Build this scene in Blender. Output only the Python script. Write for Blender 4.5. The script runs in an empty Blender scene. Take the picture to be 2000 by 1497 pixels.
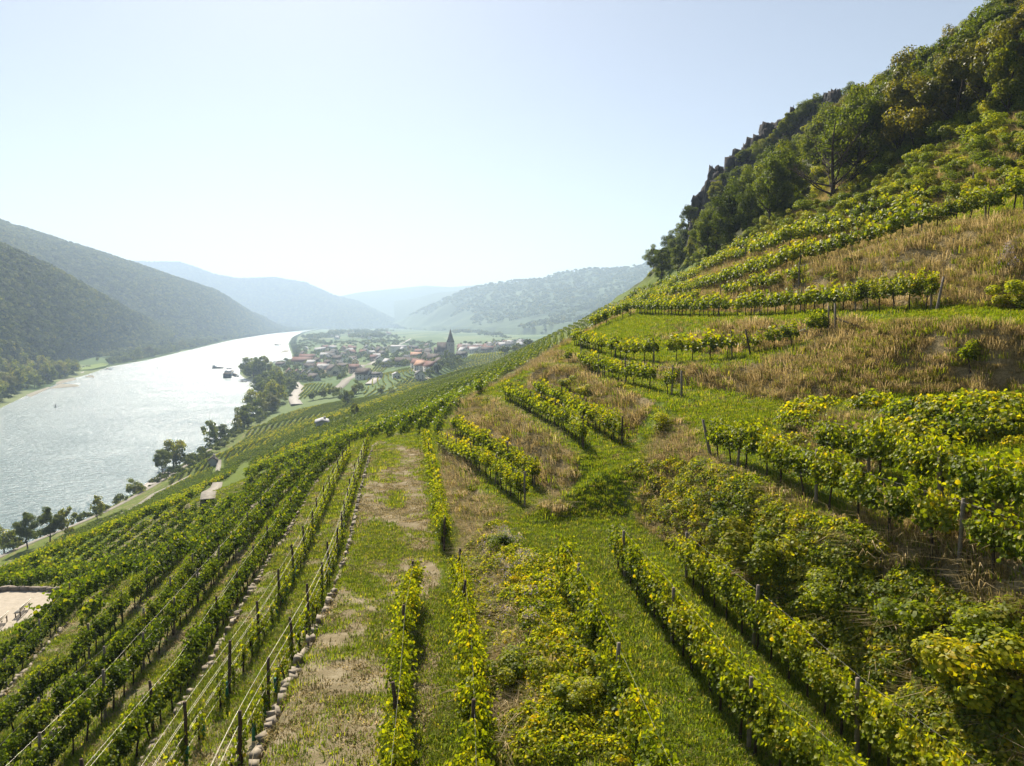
import bpy, math, random
import numpy as np
from mathutils import Vector, Matrix, Euler, noise as mnoise
from mathutils.geometry import delaunay_2d_cdt

rng = np.random.default_rng(7)
random.seed(7)
S = bpy.context.scene
COL = S.collection
R = math.radians

# ------------------------------------------------------------------ camera, sky, sun, exposure
PITCH, FPX, CAMZ = R(5.1), 1386.0, 80.0
cam_d = bpy.data.cameras.new('camera')
cam = bpy.data.objects.new('camera', cam_d); COL.objects.link(cam)
cam.location = (0, 0, CAMZ); cam.rotation_euler = (R(90) - PITCH, 0, 0)
cam_d.sensor_width = 36; cam_d.lens = 36 * FPX / 2000
cam_d.clip_start = 0.5; cam_d.clip_end = 60000
S.camera = cam

SUN_EL, SUN_AZ = R(42), R(-17)      # azimuth measured from +Y towards +X
world = bpy.data.worlds.new('World'); S.world = world; world.use_nodes = True
wn = world.node_tree; bg = wn.nodes['Background']
sky = wn.nodes.new('ShaderNodeTexSky'); sky.sky_type = 'NISHITA'; sky.sun_disc = False
sky.sun_elevation = SUN_EL; sky.sun_rotation = SUN_AZ
sky.altitude = 200; sky.air_density = 1.0; sky.dust_density = .75; sky.ozone_density = 1.3
hs = wn.nodes.new('ShaderNodeHueSaturation'); hs.inputs['Saturation'].default_value = .68; hs.inputs['Hue'].default_value = .508
wn.links.new(sky.outputs[0], hs.inputs['Color']); wn.links.new(hs.outputs[0], bg.inputs[0]); bg.inputs[1].default_value = 0.047

sd = bpy.data.lights.new('sun', 'SUN'); sd.energy = 5.0; sd.angle = R(0.53); sd.color = (1.0, 0.91, 0.77)
sun = bpy.data.objects.new('sun', sd); COL.objects.link(sun)
sdir = Vector((math.sin(SUN_AZ) * math.cos(SUN_EL), math.cos(SUN_AZ) * math.cos(SUN_EL), math.sin(SUN_EL)))
sun.rotation_euler = sdir.to_track_quat('Z', 'Y').to_euler(); sun.location = (0, 0, 300)

S.view_settings.view_transform = 'Standard'; S.view_settings.look = 'None'
S.view_settings.exposure = 1.1; S.view_settings.gamma = 1
S.render.engine = 'CYCLES'
cy = S.cycles
cy.max_bounces = 8; cy.diffuse_bounces = 4; cy.glossy_bounces = 2; cy.transmission_bounces = 4
cy.volume_bounces = 1; cy.transparent_max_bounces = 8
cy.use_denoising = True
cy.caustics_reflective = False; cy.caustics_refractive = False

# ------------------------------------------------------------------ helpers
CP, SP = math.cos(PITCH), math.sin(PITCH)
def raydir(u, v):
    a = (u - 1000) / FPX; b = -(v - 748.5) / FPX
    return np.array([a, CP + b * SP, -SP + b * CP])
def Z(u, v, z):                      # point of the picture's ray at height z
    d = raydir(u, v); t = (z - CAMZ) / d[2]
    return np.array([0, 0, CAMZ]) + d * t
def D(u, v, t):                      # point at camera depth t
    return np.array([0, 0, CAMZ]) + raydir(u, v) * t
def proj(p):
    x, y, z = p[..., 0], p[..., 1], p[..., 2] - CAMZ
    w = y * CP - z * SP; b = (y * SP + z * CP) / w; a = x / w
    return 1000 + a * FPX, 748.5 - b * FPX, w
def PZ(*pts): return np.array([Z(*p) for p in pts])
def PD(*pts): return np.array([D(*p) for p in pts])
def PL(z, *pts): return np.array([Z(u, v, z) for u, v in pts])

_perm = rng.permutation(4096)
_val = rng.random(4096)
def vnoise(x, y, seed=0):
    xi = np.floor(x).astype(np.int64); yi = np.floor(y).astype(np.int64)
    fx = x - xi; fy = y - yi; fx = fx * fx * (3 - 2 * fx); fy = fy * fy * (3 - 2 * fy)
    def h(a, b): return _val[(_perm[(a + seed * 131) & 4095] + b * 57 + seed * 17) & 4095 if False else _perm[(_perm[(a + seed * 131) & 4095] + b) & 4095]]
    return ((h(xi, yi) * (1 - fx) + h(xi + 1, yi) * fx) * (1 - fy) + (h(xi, yi + 1) * (1 - fx) + h(xi + 1, yi + 1) * fx) * fy)
def fbm(x, y, oct=4, seed=0):
    x = np.asarray(x, float); y = np.asarray(y, float)
    s = 0; a = 1; t = 0
    for i in range(oct):
        s = s + a * (vnoise(x * 2 ** i + 13.7 * i, y * 2 ** i + 7.1 * i, seed + i) - .5); t += a; a *= .5
    return s / t * 2                 # about -1..1

def densify(P, step):
    out = [P[0]]
    for a, b in zip(P[:-1], P[1:]):
        n = max(1, int(np.linalg.norm((b - a)[:2]) / step))
        for k in range(1, n + 1): out.append(a + (b - a) * k / n)
    return np.array(out)
def smooth(P, it=2):
    P = P.copy()
    for _ in range(it):
        Q = P.copy(); Q[1:-1] = (P[:-2] + 2 * P[1:-1] + P[2:]) / 4; P = Q
    return P
def extend(P, s=0.0, e=0.0):
    P = list(P)
    if s: d = P[0] - P[1]; P.insert(0, P[0] + d / np.linalg.norm(d) * s)
    if e: d = P[-1] - P[-2]; P.append(P[-1] + d / np.linalg.norm(d) * e)
    return np.array(P)
def offset(P, w, dz=0):              # shift to the left of the walking direction
    T = np.gradient(P[:, :2], axis=0); T /= np.linalg.norm(T, axis=1)[:, None] + 1e-9
    Q = P.copy(); Q[:, 0] -= T[:, 1] * w; Q[:, 1] += T[:, 0] * w; Q[:, 2] += dz
    return Q
def curve(P, step, it=3): return smooth(densify(P, step), it)
def polylen(P): return np.concatenate([[0], np.cumsum(np.linalg.norm(np.diff(P, axis=0), axis=1))])
def resample(P, n):
    L = polylen(P); s = np.linspace(0, L[-1], n)
    return np.stack([np.interp(s, L, P[:, i]) for i in range(3)], 1)

def setprops(o, label=None, cat=None, group=None, kind=None):
    if label: o['label'] = label
    if cat: o['category'] = cat
    if group: o['group'] = group
    if kind: o['kind'] = kind
    return o
def mesh_np(name, V, F, mat=None, smooth_=False, uv=None):
    """V (n,3); F (m,k) int array, or a list of such arrays"""
    me = bpy.data.meshes.new(name)
    Fs = F if isinstance(F, list) else [F]
    Fs = [np.asarray(f) for f in Fs if len(f)]
    V = np.asarray(V, np.float32)
    me.vertices.add(len(V)); me.vertices.foreach_set('co', V.ravel())
    nl = sum(f.size for f in Fs); npol = sum(len(f) for f in Fs)
    me.loops.add(nl); me.loops.foreach_set('vertex_index', np.concatenate([f.ravel() for f in Fs]).astype(np.int32))
    tot = np.concatenate([np.full(len(f), f.shape[1]) for f in Fs]).astype(np.int32)
    st = np.concatenate([[0], np.cumsum(tot)[:-1]]).astype(np.int32)
    me.polygons.add(npol); me.polygons.foreach_set('loop_start', st)
    try: me.polygons.foreach_set('loop_total', tot)
    except Exception: pass
    me.update(calc_edges=True)
    if smooth_: me.polygons.foreach_set('use_smooth', np.ones(npol, bool))
    if mat is not None:
        for m in (mat if isinstance(mat, list) else [mat]): me.materials.append(m)
    return me
def colattr(me, name, C):
    a = me.color_attributes.new(name, 'FLOAT_COLOR', 'POINT')
    if C.shape[1] == 3: C = np.concatenate([C, np.ones((len(C), 1))], 1)
    a.data.foreach_set('color', C.astype(np.float32).ravel())
def fattr(me, name, A):
    a = me.attributes.new(name, 'FLOAT', 'POINT'); a.data.foreach_set('value', A.astype(np.float32))
def link(name, me, parent=None, loc=None):
    o = bpy.data.objects.new(name, me); COL.objects.link(o)
    if parent: o.parent = parent
    if loc is not None: o.location = loc
    return o
def empty(name, loc, rz=0, label=None, cat=None, group=None):
    o = bpy.data.objects.new(name, None); COL.objects.link(o); o.empty_display_size = .3
    o.location = loc; o.rotation_euler = (0, 0, rz)
    return setprops(o, label, cat, group)

# ------------------------------------------------------------------ materials
def newmat(name):
    m = bpy.data.materials.new(name); m.use_nodes = True
    nt = m.node_tree; b = nt.nodes['Principled BSDF']
    return m, nt, b
class NT:
    def __init__(s, nt): s.nt = nt
    def n(s, typ, **kw):
        nd = s.nt.nodes.new(typ)
        for k, v in kw.items():
            if k.startswith('i_'): nd.inputs[k[2:].replace('_', ' ')].default_value = v
            else: setattr(nd, k, v)
        return nd
    def l(s, a, b): s.nt.links.new(a, b)
    def noise(s, scale, detail=4, rough=.55, coord=None, dist=0):
        nd = s.n('ShaderNodeTexNoise'); nd.inputs['Scale'].default_value = scale
        nd.inputs['Detail'].default_value = detail; nd.inputs['Roughness'].default_value = rough
        nd.inputs['Distortion'].default_value = dist
        if coord is not None: s.l(coord, nd.inputs['Vector'])
        return nd.outputs['Fac']
    def ramp(s, fac, stops):
        nd = s.n('ShaderNodeValToRGB'); cr = nd.color_ramp
        while len(cr.elements) < len(stops): cr.elements.new(.5)
        for e, (p, c) in zip(cr.elements, stops):
            e.position = p; e.color = (*c, 1) if len(c) == 3 else c
        s.l(fac, nd.inputs[0]); return nd.outputs[0]
    def mix(s, fac, a, b, typ='MIX'):
        nd = s.n('ShaderNodeMix', data_type='RGBA', blend_type=typ)
        for sock, v in ((nd.inputs[0], fac), (nd.inputs[6], a), (nd.inputs[7], b)):
            if isinstance(v, (int, float)): sock.default_value = v
            elif isinstance(v, tuple): sock.default_value = (*v, 1) if len(v) == 3 else v
            else: s.l(v, sock)
        return nd.outputs[2]
    def math(s, op, a, b=None, c=None, clamp=False):
        nd = s.n('ShaderNodeMath', operation=op, use_clamp=clamp)
        for i, v in enumerate((a, b, c)):
            if v is None: continue
            if isinstance(v, (int, float)): nd.inputs[i].default_value = v
            else: s.l(v, nd.inputs[i])
        return nd.outputs[0]
    def attr(s, name, out='Color'):
        nd = s.n('ShaderNodeAttribute', attribute_name=name); return nd.outputs[out]
    def pos(s): return s.n('ShaderNodeNewGeometry').outputs['Position']
    def objc(s): return s.n('ShaderNodeTexCoord').outputs['Object']
    def bump(s, h, strength, dist, bsdf):
        nd = s.n('ShaderNodeBump'); nd.inputs['Strength'].default_value = strength; nd.inputs['Distance'].default_value = dist
        s.l(h, nd.inputs['Height']); s.l(nd.outputs[0], bsdf.inputs['Normal'])
def simple(name, col, rough=.8, var=.25, scale=3.0, spec=.3, metal=0, bump=0):
    m, nt, b = newmat(name); t = NT(nt)
    n1 = t.noise(scale, 5, coord=t.objc())
    c = t.ramp(n1, [(.25, tuple(x * (1 - var) for x in col)), (.75, tuple(min(1, x * (1 + var)) for x in col))])
    t.l(c, b.inputs['Base Color']); b.inputs['Roughness'].default_value = rough
    b.inputs['Specular IOR Level'].default_value = spec; b.inputs['Metallic'].default_value = metal
    if bump: t.bump(n1, .6, bump, b)
    return m
def leafmat(name, stops, trans=.5, rough=.5, objvar=.12, spec=.18, tint=(1.9, 1.85, .35)):
    """leaf: colour by the per-leaf attribute 'lv' and a per-object shift; light passes through it"""
    m, nt, b = newmat(name); t = NT(nt)
    lv = t.attr('lv', 'Fac'); oi = t.n('ShaderNodeObjectInfo').outputs['Random']
    f = t.math('ADD', lv, t.math('MULTIPLY', t.math('SUBTRACT', oi, .5), objvar * 2), clamp=True)
    c = t.ramp(f, stops)
    t.l(c, b.inputs['Base Color']); b.inputs['Roughness'].default_value = rough
    b.inputs['Specular IOR Level'].default_value = spec
    tr = t.n('ShaderNodeBsdfTranslucent')
    tc = t.mix(1.0, c, tint, 'MULTIPLY')
    t.l(tc, tr.inputs['Color'])
    mx = t.n('ShaderNodeMixShader'); mx.inputs[0].default_value = trans
    t.l(b.outputs[0], mx.inputs[1]); t.l(tr.outputs[0], mx.inputs[2])
    t.l(mx.outputs[0], nt.nodes['Material Output'].inputs['Surface'])
    return m

# ------------------------------------------------------------------ the lie of the land (break lines traced along terrace edges)
NEAR = []          # list of (polyline, spacing)
def brk(P, step=.8, s=0, e=0): NEAR.append(densify(extend(P, s, e), step)); return P

# walls of the lower terraces: top line, foot line is the same shifted downhill
wallA = PZ((500,1497,69.0),(520,1440,68.9),(560,1350,68.7),(600,1270,68.5),(640,1190,68.2),(665,1130,67.9),(690,1050,67.5),(705,970,67.1),(722,900,66.7),(735,862,66.5))
wall2 = PZ((289,1475,66.6),(410,1308,66.4),(442,1242,66.2),(512,1121,65.8),(570,1030,65.4),(624,935,64.9),(690,870,64.4))
wall3 = PZ((51,1497,64.8),(168,1363,64.5),(265,1280,64.2),(345,1191,63.9),(428,1075,63.4),(498,986,62.9),(560,920,62.4))
wall4 = PZ((-60,1430,61.7),(0,1363,61.5),(88,1266,61.3),(182,1163,61.0))
walls = {}
for nm, P, h, s, e in (('A', wallA, 1.15, 14, 1), ('2', wall2, .85, 16, 1), ('3', wall3, .95, 14, 1), ('4', wall4, 1.2, 8, 1)):
    P = smooth(densify(extend(P, s, e), .4), 12)
    walls[nm] = (P, h); NEAR.append(P)
    n = len(P); taper = np.clip((n - 1 - np.arange(n)) / 30, .15, 1)
    Q = offset(P, .32); Q[:, 2] -= h * taper; NEAR.append(Q)
    Rr = offset(P, -1.2); Rr[:, 2] += .05; NEAR.append(Rr[::3])

pathR = brk(PZ((830,880,66.8),(832,960,67.1),(838,1050,67.6),(850,1120,68.0),(860,1300,68.5),(862,1497,68.8)), 1, 0, 14)
foot1 = brk(PZ((858,850,66.7),(866,880,66.9),(880,960,67.3),(895,1040,67.8),(915,1150,68.2),(935,1300,68.5),(950,1497,68.7)), 1, 0, 14)
crest1 = brk(PZ((872,846,69.1),(900,885,69.4),(945,945,69.6),(1000,1010,69.7),(1060,1080,69.8),(1110,1150,69.8),(1170,1280,69.8),(1230,1420,69.7),(1262,1497,69.7)), 1, 0, 14)
mound1 = brk(PZ((960,1040,69.5),(1010,1110,69.9),(1040,1200,69.7),(1070,1330,69.5),(1090,1497,69.5)), 1, 0, 10)
foot2 = brk(PZ((880,826,69.3),(940,862,69.5),(1000,900,69.6),(1062,946,69.6),(1108,990,69.6)), 1)
foot2b = brk(PZ((1225,1010,70.0),(1290,1050,70.0),(1380,1105,69.9),(1500,1205,69.8),(1640,1330,69.7),(1790,1497,69.7)), 1, 0, 12)
crest2 = brk(PZ((920,775,71.6),(960,778,72.0),(1000,803,72.2),(1060,845,72.3),(1122,890,72.2),(1150,925,71.6)), 1)
rampL = brk(PZ((1150,925,71.7),(1125,985,69.9)), 1)
rampR = brk(PZ((1240,905,72.3),(1232,960,71.2),(1222,1005,70.1)), 1)
foot3 = brk(PZ((1030,758,72.6),(1100,790,72.6),(1180,830,72.5),(1228,866,72.4),(1262,890,72.4)), 1)
crest3 = brk(PZ((1040,712,75.2),(1130,728,75.1),(1220,760,75.0),(1300,790,74.8),(1350,830,74.2),(1372,880,73.6)), 1)
crestD = brk(PZ((1375,905,73.3),(1450,945,73.4),(1560,1000,73.3),(1680,1065,73.2),(1820,1135,72.9),(1930,1200,72.7),(2000,1245,72.6)), 1, 0, 8)
footDb = brk(PD((1450,850,36),(1540,870,32),(1620,895,28),(1750,935,24),(1900,985,20),(2000,1020,18)), 1, 0, 8)
crestB = brk(PD((1400,815,40),(1500,812,36),(1600,803,33),(1700,800,30),(1850,800,27),(2000,805,25)), 1, 0, 14)
foot4 = brk(PD((1060,712,85),(1150,715,66),(1250,730,57),(1340,757,50),(1420,768,46),(1500,783,41),(1600,790,38),(1700,788,35),(1850,778,33),(2000,770,31)), 1, 0, 14)
crest5 = brk(PD((1090,685,88),(1160,695,70),(1240,708,60),(1340,716,52),(1430,716,48.5),(1520,703,45),(1600,680,43),(1660,662,42.5)), 1)
midR = brk(PD((1600,735,39.5),(1700,722,37.5),(1800,728,35.5),(1900,730,33.5),(2000,715,32)), 1.5, 0, 14)
foot5 = brk(PD((1120,665,92),(1200,672,76),(1260,680,68),(1340,690,60),(1420,695,54),(1500,688,49),(1580,668,46.5),(1640,650,45)), 1)
crestF = brk(PD((1180,634,100),(1280,626,82),(1400,630,64),(1500,630,54),(1600,630,47.5),(1700,632,42),(1800,630,37.5),(1900,634,34),(2000,640,32)), 1, 0, 14)
footF = brk(PD((1230,608,104),(1320,612,86),(1400,613,72),(1500,611,62),(1600,606,54),(1690,603,48),(1830,597,41),(1900,598,38),(2000,600,36)), 1, 0, 14)
crestG = brk(PD((1290,592,118),(1424,572,80),(1540,538,62),(1640,514,55),(1792,474,47),(1940,442,41.5),(2000,430,39)), 1, 0, 14)
footG = brk(PD((1300,583,125),(1424,560,84),(1540,525,66),(1640,500,59),(1792,460,50),(1940,428,44),(2000,415,42)), 1, 0, 14)
crestH = brk(PD((1320,565,130),(1416,528,95),(1480,510,81),(1532,496,73),(1650,476,63),(1790,446,56),(2000,395,48)), 1.2, 0, 14)
footH = brk(PD((1320,560,134),(1416,520,99),(1480,503,85),(1532,488,77),(1650,466,67),(1790,436,60),(2000,385,52)), 1.2, 0, 14)
slopeM = brk(PD((1340,545,150),(1420,500,112),(1520,470,92),(1650,430,76),(1800,370,66),(2000,310,58)), 2, 0, 20)
forestE = brk(PD((1290,560,190),(1400,500,122),(1500,460,102),(1620,392,86),(1750,340,80),(1880,280,73),(2000,230,68)), 2, 0, 25)
up1 = brk(PD((1300,540,230),(1380,455,190),(1480,400,160),(1600,325,135),(1750,250,115),(1880,190,100),(2000,120,92)), 4, 0, 40)
up2 = brk(PD((1250,560,330),(1330,480,290),(1400,400,250),(1480,330,215),(1580,255,185),(1700,205,165),(1850,130,142),(2000,25,125)), 5, 0, 60)
# outlying spot heights
spots = [Z(*p) for p in ((820,862,66.8),(860,835,67.2),(905,800,68.6))]
spots += [D(*p) for p in (
 (840,815,118),(700,830,220),(760,830,150),(700,800,330),(800,790,240),(900,780,160),(800,765,420),(900,745,320),(1000,715,420),
 (950,750,150),(965,762,112),(1010,735,135),(1030,725,110),(960,725,260),(1012,702,350),(1060,700,170),(1100,652,380),(1110,680,160),
 (1140,655,200),(1165,618,330),(1200,618,170),(1240,590,240),(1200,600,300),(1255,575,400),(1280,585,165),
 (600,800,560),(640,790,520),(700,765,640),(800,742,700),(900,712,800),(1000,690,850),(1050,675,880),
 (500,830,450),(600,830,330),(300,1000,200),(150,1060,170),(450,930,190),(550,880,200),(400,900,320),(620,880,140),(500,960,110),
 (300,1100,85),(150,1130,90),(600,930,88),(0,1130,100),(230,1180,62),(420,1050,78),(340,1120,72),(560,905,118),(640,878,125),(700,862,100))]
plat = PL(53.2, (-120,1290),(0,1262),(60,1250),(115,1160),(20,1158),(-120,1175))
spots += list(plat)
spots += [np.array(p, float) for p in (
 (-32,20,57.5),(-40,8,54),(-60,20,45),(-90,30,30),(-120,60,18),(-60,-20,44),(0,-20,69),(30,-10,78),(60,-10,95),(-100,-30,28),(-160,-60,2),
 (120,60,124),(200,60,150),(300,80,165),(130,130,139),(200,170,160),(160,260,150),(260,300,168),(120,330,132),(200,500,140),(90,420,112),(120,600,105),
 (500,200,180),(800,300,200),(800,-200,200),(300,-200,180),(160,-60,140),(90,20,110),
 (60,500,85),(40,700,62),(70,900,52),(160,900,70),(220,1200,75),(400,1200,110),(400,800,150),(800,900,160),(900,1500,120),(60,1100,33),(-20,1000,33),
 (100,1400,34),(-20,1500,25),(400,1800,50),(900,2200,60),(1600,2000,110),(100,2200,24),(500,2800,44),(1200,3200,70),(0,3000,18),(300,4000,40),(0,4500,15),(800,4500,70),(2500,3500,150),(2500,1000,200),(1500,-300,200),(2500,6500,150),(0,6500,15),(1000,6500,60))]
# right bank shore (z=0)
shoreR = PL(0, (0,1085),(90,1052),(180,1012),(260,968),(330,925),(400,880),(470,835),(515,800),(540,770),(548,752),(520,748),(482,740),(470,728),(490,715),(540,712),(575,705),(572,690),(566,672),(572,660),(592,650),(622,644.5))
sh = extend(shoreR, 150, 0)
back = np.array([-150, -150, 0.])
RB = smooth(densify(np.vstack([back[None], shoreR]), 12), 1)
NEAR.append(RB)
NEAR.append(offset(RB, 14, -3)[::2]); NEAR.append(offset(RB, -9, 4.0)[::1])
terr = offset(RB, -26, 8.0); terr = terr[(terr[:, 1] < 520)]; NEAR.append(terr[::2])
road_flat = np.vstack([PL(6, (560,760),(640,745),(700,735),(620,720),(700,700),(800,712)), PL(9,(650,690),(760,690),(720,680),(640,675)), PL(16, (820,700),(860,715)), PL(24,(875,700),(905,702),(840,705)), PL(12,(700,665),(800,670),(900,668)), PL(22,(980,690),(930,695)), PL(14,(650,650),(760,650),(900,650))])
spots += list(road_flat)
# left bank shore
shoreL = PL(0, (-220,880),(-60,822),(0,797),(30,782),(60,768),(95,757),(120,743),(160,735),(215,716),(290,703),(360,686),(450,665),(530,652),(600,645.5),(622,643.5))
LB = smooth(densify(np.vstack([np.array([[-700., 100, 0]]), shoreL]), 20), 1)
NEAR.append(LB); NEAR.append(offset(LB, -22, -3)[::2]); NEAR.append(offset(LB, 14, 2.5)[::2]); NEAR.append(offset(LB, 60, 5)[::4])
spots += [np.array(p, float) for p in ((-1200,200,60),(-1500,1000,60),(-2500,2500,40),(-2500,5000,30),(-2500,6500,30),(-1500,6500,6),(-2000,-300,60),(-400,-300,-3),(-700,-300,2),(-2500,0,80),(-700,6450,6),(-400,6450,6),
 (-34,455,47),(-16,455,51),(0,455,54.5),(18,455,60),(-50,455,41.5),(-75,455,32),(-60,560,24),(-34,560,33),(-10,560,39),(15,560,44),(50,560,60),(-90,700,17),(-50,700,22),(0,700,33),(40,700,46),
 (-1400,3600,6),(-1900,4800,6),(-1100,2200,20))]
TP = np.vstack(NEAR + [np.array(spots)])
# drop near-duplicates
key = np.round(TP[:, :2] / .12).astype(np.int64)
_, ui = np.unique(key, axis=0, return_index=True); TP = TP[np.sort(ui)]
# thin points that fall closer than .25 m to a point of clearly different height: keep
res = delaunay_2d_cdt([Vector((float(p[0]), float(p[1]))) for p in TP], [], [], 0, 1e-5)
Vt = np.array([[v.x, v.y] for v in res[0]]); orig = res[3]
Zt = np.array([TP[o[0], 2] if o else 0 for o in orig]); Ft = np.array(res[2])

def stations(fine0, fine1, step, lo, hi, g):
    a = list(np.arange(fine0, fine1, step)); s = step; x = a[-1]
    while x < hi: s *= g; x += s; a.append(x)
    s = step; x = a[0]; b = []
    while x > lo: s *= g; x -= s; b.append(x)
    return np.array(b[::-1] + a)
GX = stations(-34, 42, .26, -2400, 2400, 1.022)
GY = stations(9, 95, .27, -250, 6400, 1.018)
HZ = np.full((len(GY), len(GX)), np.nan)
tri = Vt[Ft]; tz = Zt[Ft]
for (a, b, c), (za, zb, zc) in zip(tri, tz):
    x0, x1 = min(a[0], b[0], c[0]), max(a[0], b[0], c[0]); y0, y1 = min(a[1], b[1], c[1]), max(a[1], b[1], c[1])
    i0, i1 = np.searchsorted(GX, x0 - 1e-6), np.searchsorted(GX, x1 + 1e-6); j0, j1 = np.searchsorted(GY, y0 - 1e-6), np.searchsorted(GY, y1 + 1e-6)
    if i1 <= i0 or j1 <= j0: continue
    det = (b[1] - c[1]) * (a[0] - c[0]) + (c[0] - b[0]) * (a[1] - c[1])
    if abs(det) < 1e-12: continue
    X = GX[None, i0:i1]; Y = GY[j0:j1, None]
    l1 = ((b[1] - c[1]) * (X - c[0]) + (c[0] - b[0]) * (Y - c[1])) / det
    l2 = ((c[1] - a[1]) * (X - c[0]) + (a[0] - c[0]) * (Y - c[1])) / det
    l3 = 1 - l1 - l2; m = (l1 >= -1e-6) & (l2 >= -1e-6) & (l3 >= -1e-6)
    sub = HZ[j0:j1, i0:i1]; sub[m] = (l1 * za + l2 * zb + l3 * zc)[m]
def fillnan(A):
    for _ in range(2000):
        m = np.isnan(A)
        if not m.any(): break
        for sh_ in ((0, 1), (0, -1), (1, 0), (-1, 0)):
            B = np.roll(A, sh_, (0, 1)); m = np.isnan(A); A[m] = B[m]
    return A
HZ = fillnan(HZ)
XX, YY = np.meshgrid(GX, GY)
def blur(A, n=1):
    for _ in range(n):
        A = np.pad(A, 1, 'edge'); A = (A[1:-1, :-2] + 2 * A[1:-1, 1:-1] + A[1:-1, 2:]) / 4
        A = np.pad(A, 1, 'edge'); A = (A[:-2, 1:-1] + 2 * A[1:-1, 1:-1] + A[2:, 1:-1]) / 4
    return A
HZ0 = blur(HZ, 40)                         # smoothed lie of the land (for contour rows)
leftw = (XX < -4 - .12 * (YY - 15)) & (XX > -45) & (YY < 95)
HZ = np.where(leftw, blur(HZ, 1), blur(HZ, 2))
gy, gx = np.gradient(HZ, GY, GX); slope = np.hypot(gx, gy)
hill = np.clip((XX + 400) / 50, 0, 1)
nearw = np.clip(1 - (np.hypot(XX, YY) - 200) / 300, 0, 1)
bankw = np.clip((slope - .45) / .4, 0, 1) * (XX > -5)
HZ += nearw * (fbm(XX * .9, YY * .9, 3, 3) * .05 + bankw * (fbm(XX * .5, YY * .5, 3, 9) * .3))
HZ += np.clip((HZ - 83) / 10, 0, 1) * fbm(XX * .12, YY * .12, 4, 5) * np.clip(YY / 60, .3, 2.5) * .9
def samp(A, x, y):
    x = np.clip(np.asarray(x, float), GX[0], GX[-1] - 1e-3); y = np.clip(np.asarray(y, float), GY[0], GY[-1] - 1e-3)
    i = np.clip(np.searchsorted(GX, x, 'right') - 1, 0, len(GX) - 2); j = np.clip(np.searchsorted(GY, y, 'right') - 1, 0, len(GY) - 2)
    fx = (x - GX[i]) / (GX[i + 1] - GX[i]); fy = (y - GY[j]) / (GY[j + 1] - GY[j])
    return (A[j, i] * (1 - fx) + A[j, i + 1] * fx) * (1 - fy) + (A[j + 1, i] * (1 - fx) + A[j + 1, i + 1] * fx) * fy
def gz(x, y): return samp(HZ, x, y)
_T = np.geomspace(9, 7000, 3500)
def hit(u, v):
    d = raydir(u, v); P = _T[:, None] * d[None]; h = gz(P[:, 0], P[:, 1]); h = np.maximum(h, 0)
    k = np.argmax(P[:, 2] + CAMZ < h)
    if k == 0: return None
    t0, t1 = _T[k - 1], _T[k]
    for _ in range(12):
        tm = (t0 + t1) / 2; p = d * tm
        if p[2] + CAMZ < max(0, float(gz(p[0], p[1]))): t1 = tm
        else: t0 = tm
    p = d * t1; return np.array([p[0], p[1], float(max(0, gz(p[0], p[1])))])
def hits(*pts):
    out = [hit(*p) for p in pts]; return np.array([o for o in out if o is not None])
def inpoly(x, y, poly):
    x = np.asarray(x); y = np.asarray(y); c = np.zeros(x.shape, bool); n = len(poly)
    for i in range(n):
        x1, y1 = poly[i][:2]; x2, y2 = poly[(i + 1) % n][:2]
        if y1 == y2: continue
        m = ((y1 > y) != (y2 > y)) & (x < (x2 - x1) * (y - y1) / (y2 - y1) + x1); c ^= m
    return c
def distline(x, y, P):
    x = np.asarray(x, float); y = np.asarray(y, float); d = np.full(x.shape, 1e9)
    for a, b in zip(P[:-1], P[1:]):
        ax, ay = a[:2]; bx, by = b[:2]; L = (bx - ax) ** 2 + (by - ay) ** 2 + 1e-9
        t = np.clip(((x - ax) * (bx - ax) + (y - ay) * (by - ay)) / L, 0, 1)
        d = np.minimum(d, np.hypot(x - ax - t * (bx - ax), y - ay - t * (by - ay)))
    return d
# ------------------------------------------------------------------ ground sheet
nearmask = (YY > 0) & (YY < 130) & (XX > -60) & (XX < 90)
pathpoly = np.vstack([offset(walls['A'][0], -.2), pathR[::-1] if pathR[0][1] < pathR[-1][1] else pathR])
sel = nearmask
bare = np.zeros_like(HZ)
A_ = walls['A'][0]
pr = densify(extend(pathR, 0, 14), 1)
pp = np.vstack([A_, pr]) if np.linalg.norm(A_[-1][:2] - pr[0][:2]) < np.linalg.norm(A_[-1][:2] - pr[-1][:2]) else np.vstack([A_, pr[::-1]])
ip = np.zeros(HZ.shape, bool); ip[sel] = inpoly(XX[sel], YY[sel], pp)
gy, gx = np.gradient(HZ, GY, GX); slope = np.hypot(gx, gy)
bare[ip] = .66
# lower terraces: part bare soil

W2 = walls['2'][0]; W3 = walls['3'][0]
poly12 = np.vstack([A_, W2[::-1]]); i12 = np.zeros(HZ.shape, bool); i12[sel] = inpoly(XX[sel], YY[sel], poly12)
bare[i12] = .5
poly23 = np.vstack([W2, W3[::-1]]); i23 = np.zeros(HZ.shape, bool); i23[sel] = inpoly(XX[sel], YY[sel], poly23)
bare[i23] = .55; bare = np.where((bare < .2) & (HZ < 66) & nearmask & (XX < -8), .5, bare)
dry = np.clip((slope - .35) / .35, 0, 1) * (XX > -6 + 0 * XX) * (HZ > 66) * nearmask
low = (HZ < 14) & (YY < 560) & (YY > 100)
dry = np.clip(dry + (HZ > 80.8) * nearmask * np.clip((slope - .25) / .3, 0, 1), 0, 1)
for pxl, wd_ in (([(1110,1110),(1150,1050),(1180,985),(1195,930),(1195,885),(1240,862)], 1.5), ([(1340,785),(1400,800),(1450,822),(1480,850)], 1.8)):
    P_ = hits(*pxl); dd = np.full(HZ.shape, 99.); dd[sel] = distline(XX[sel], YY[sel], P_); dry *= np.clip((dd - wd_) / .8, 0, 1)
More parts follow.
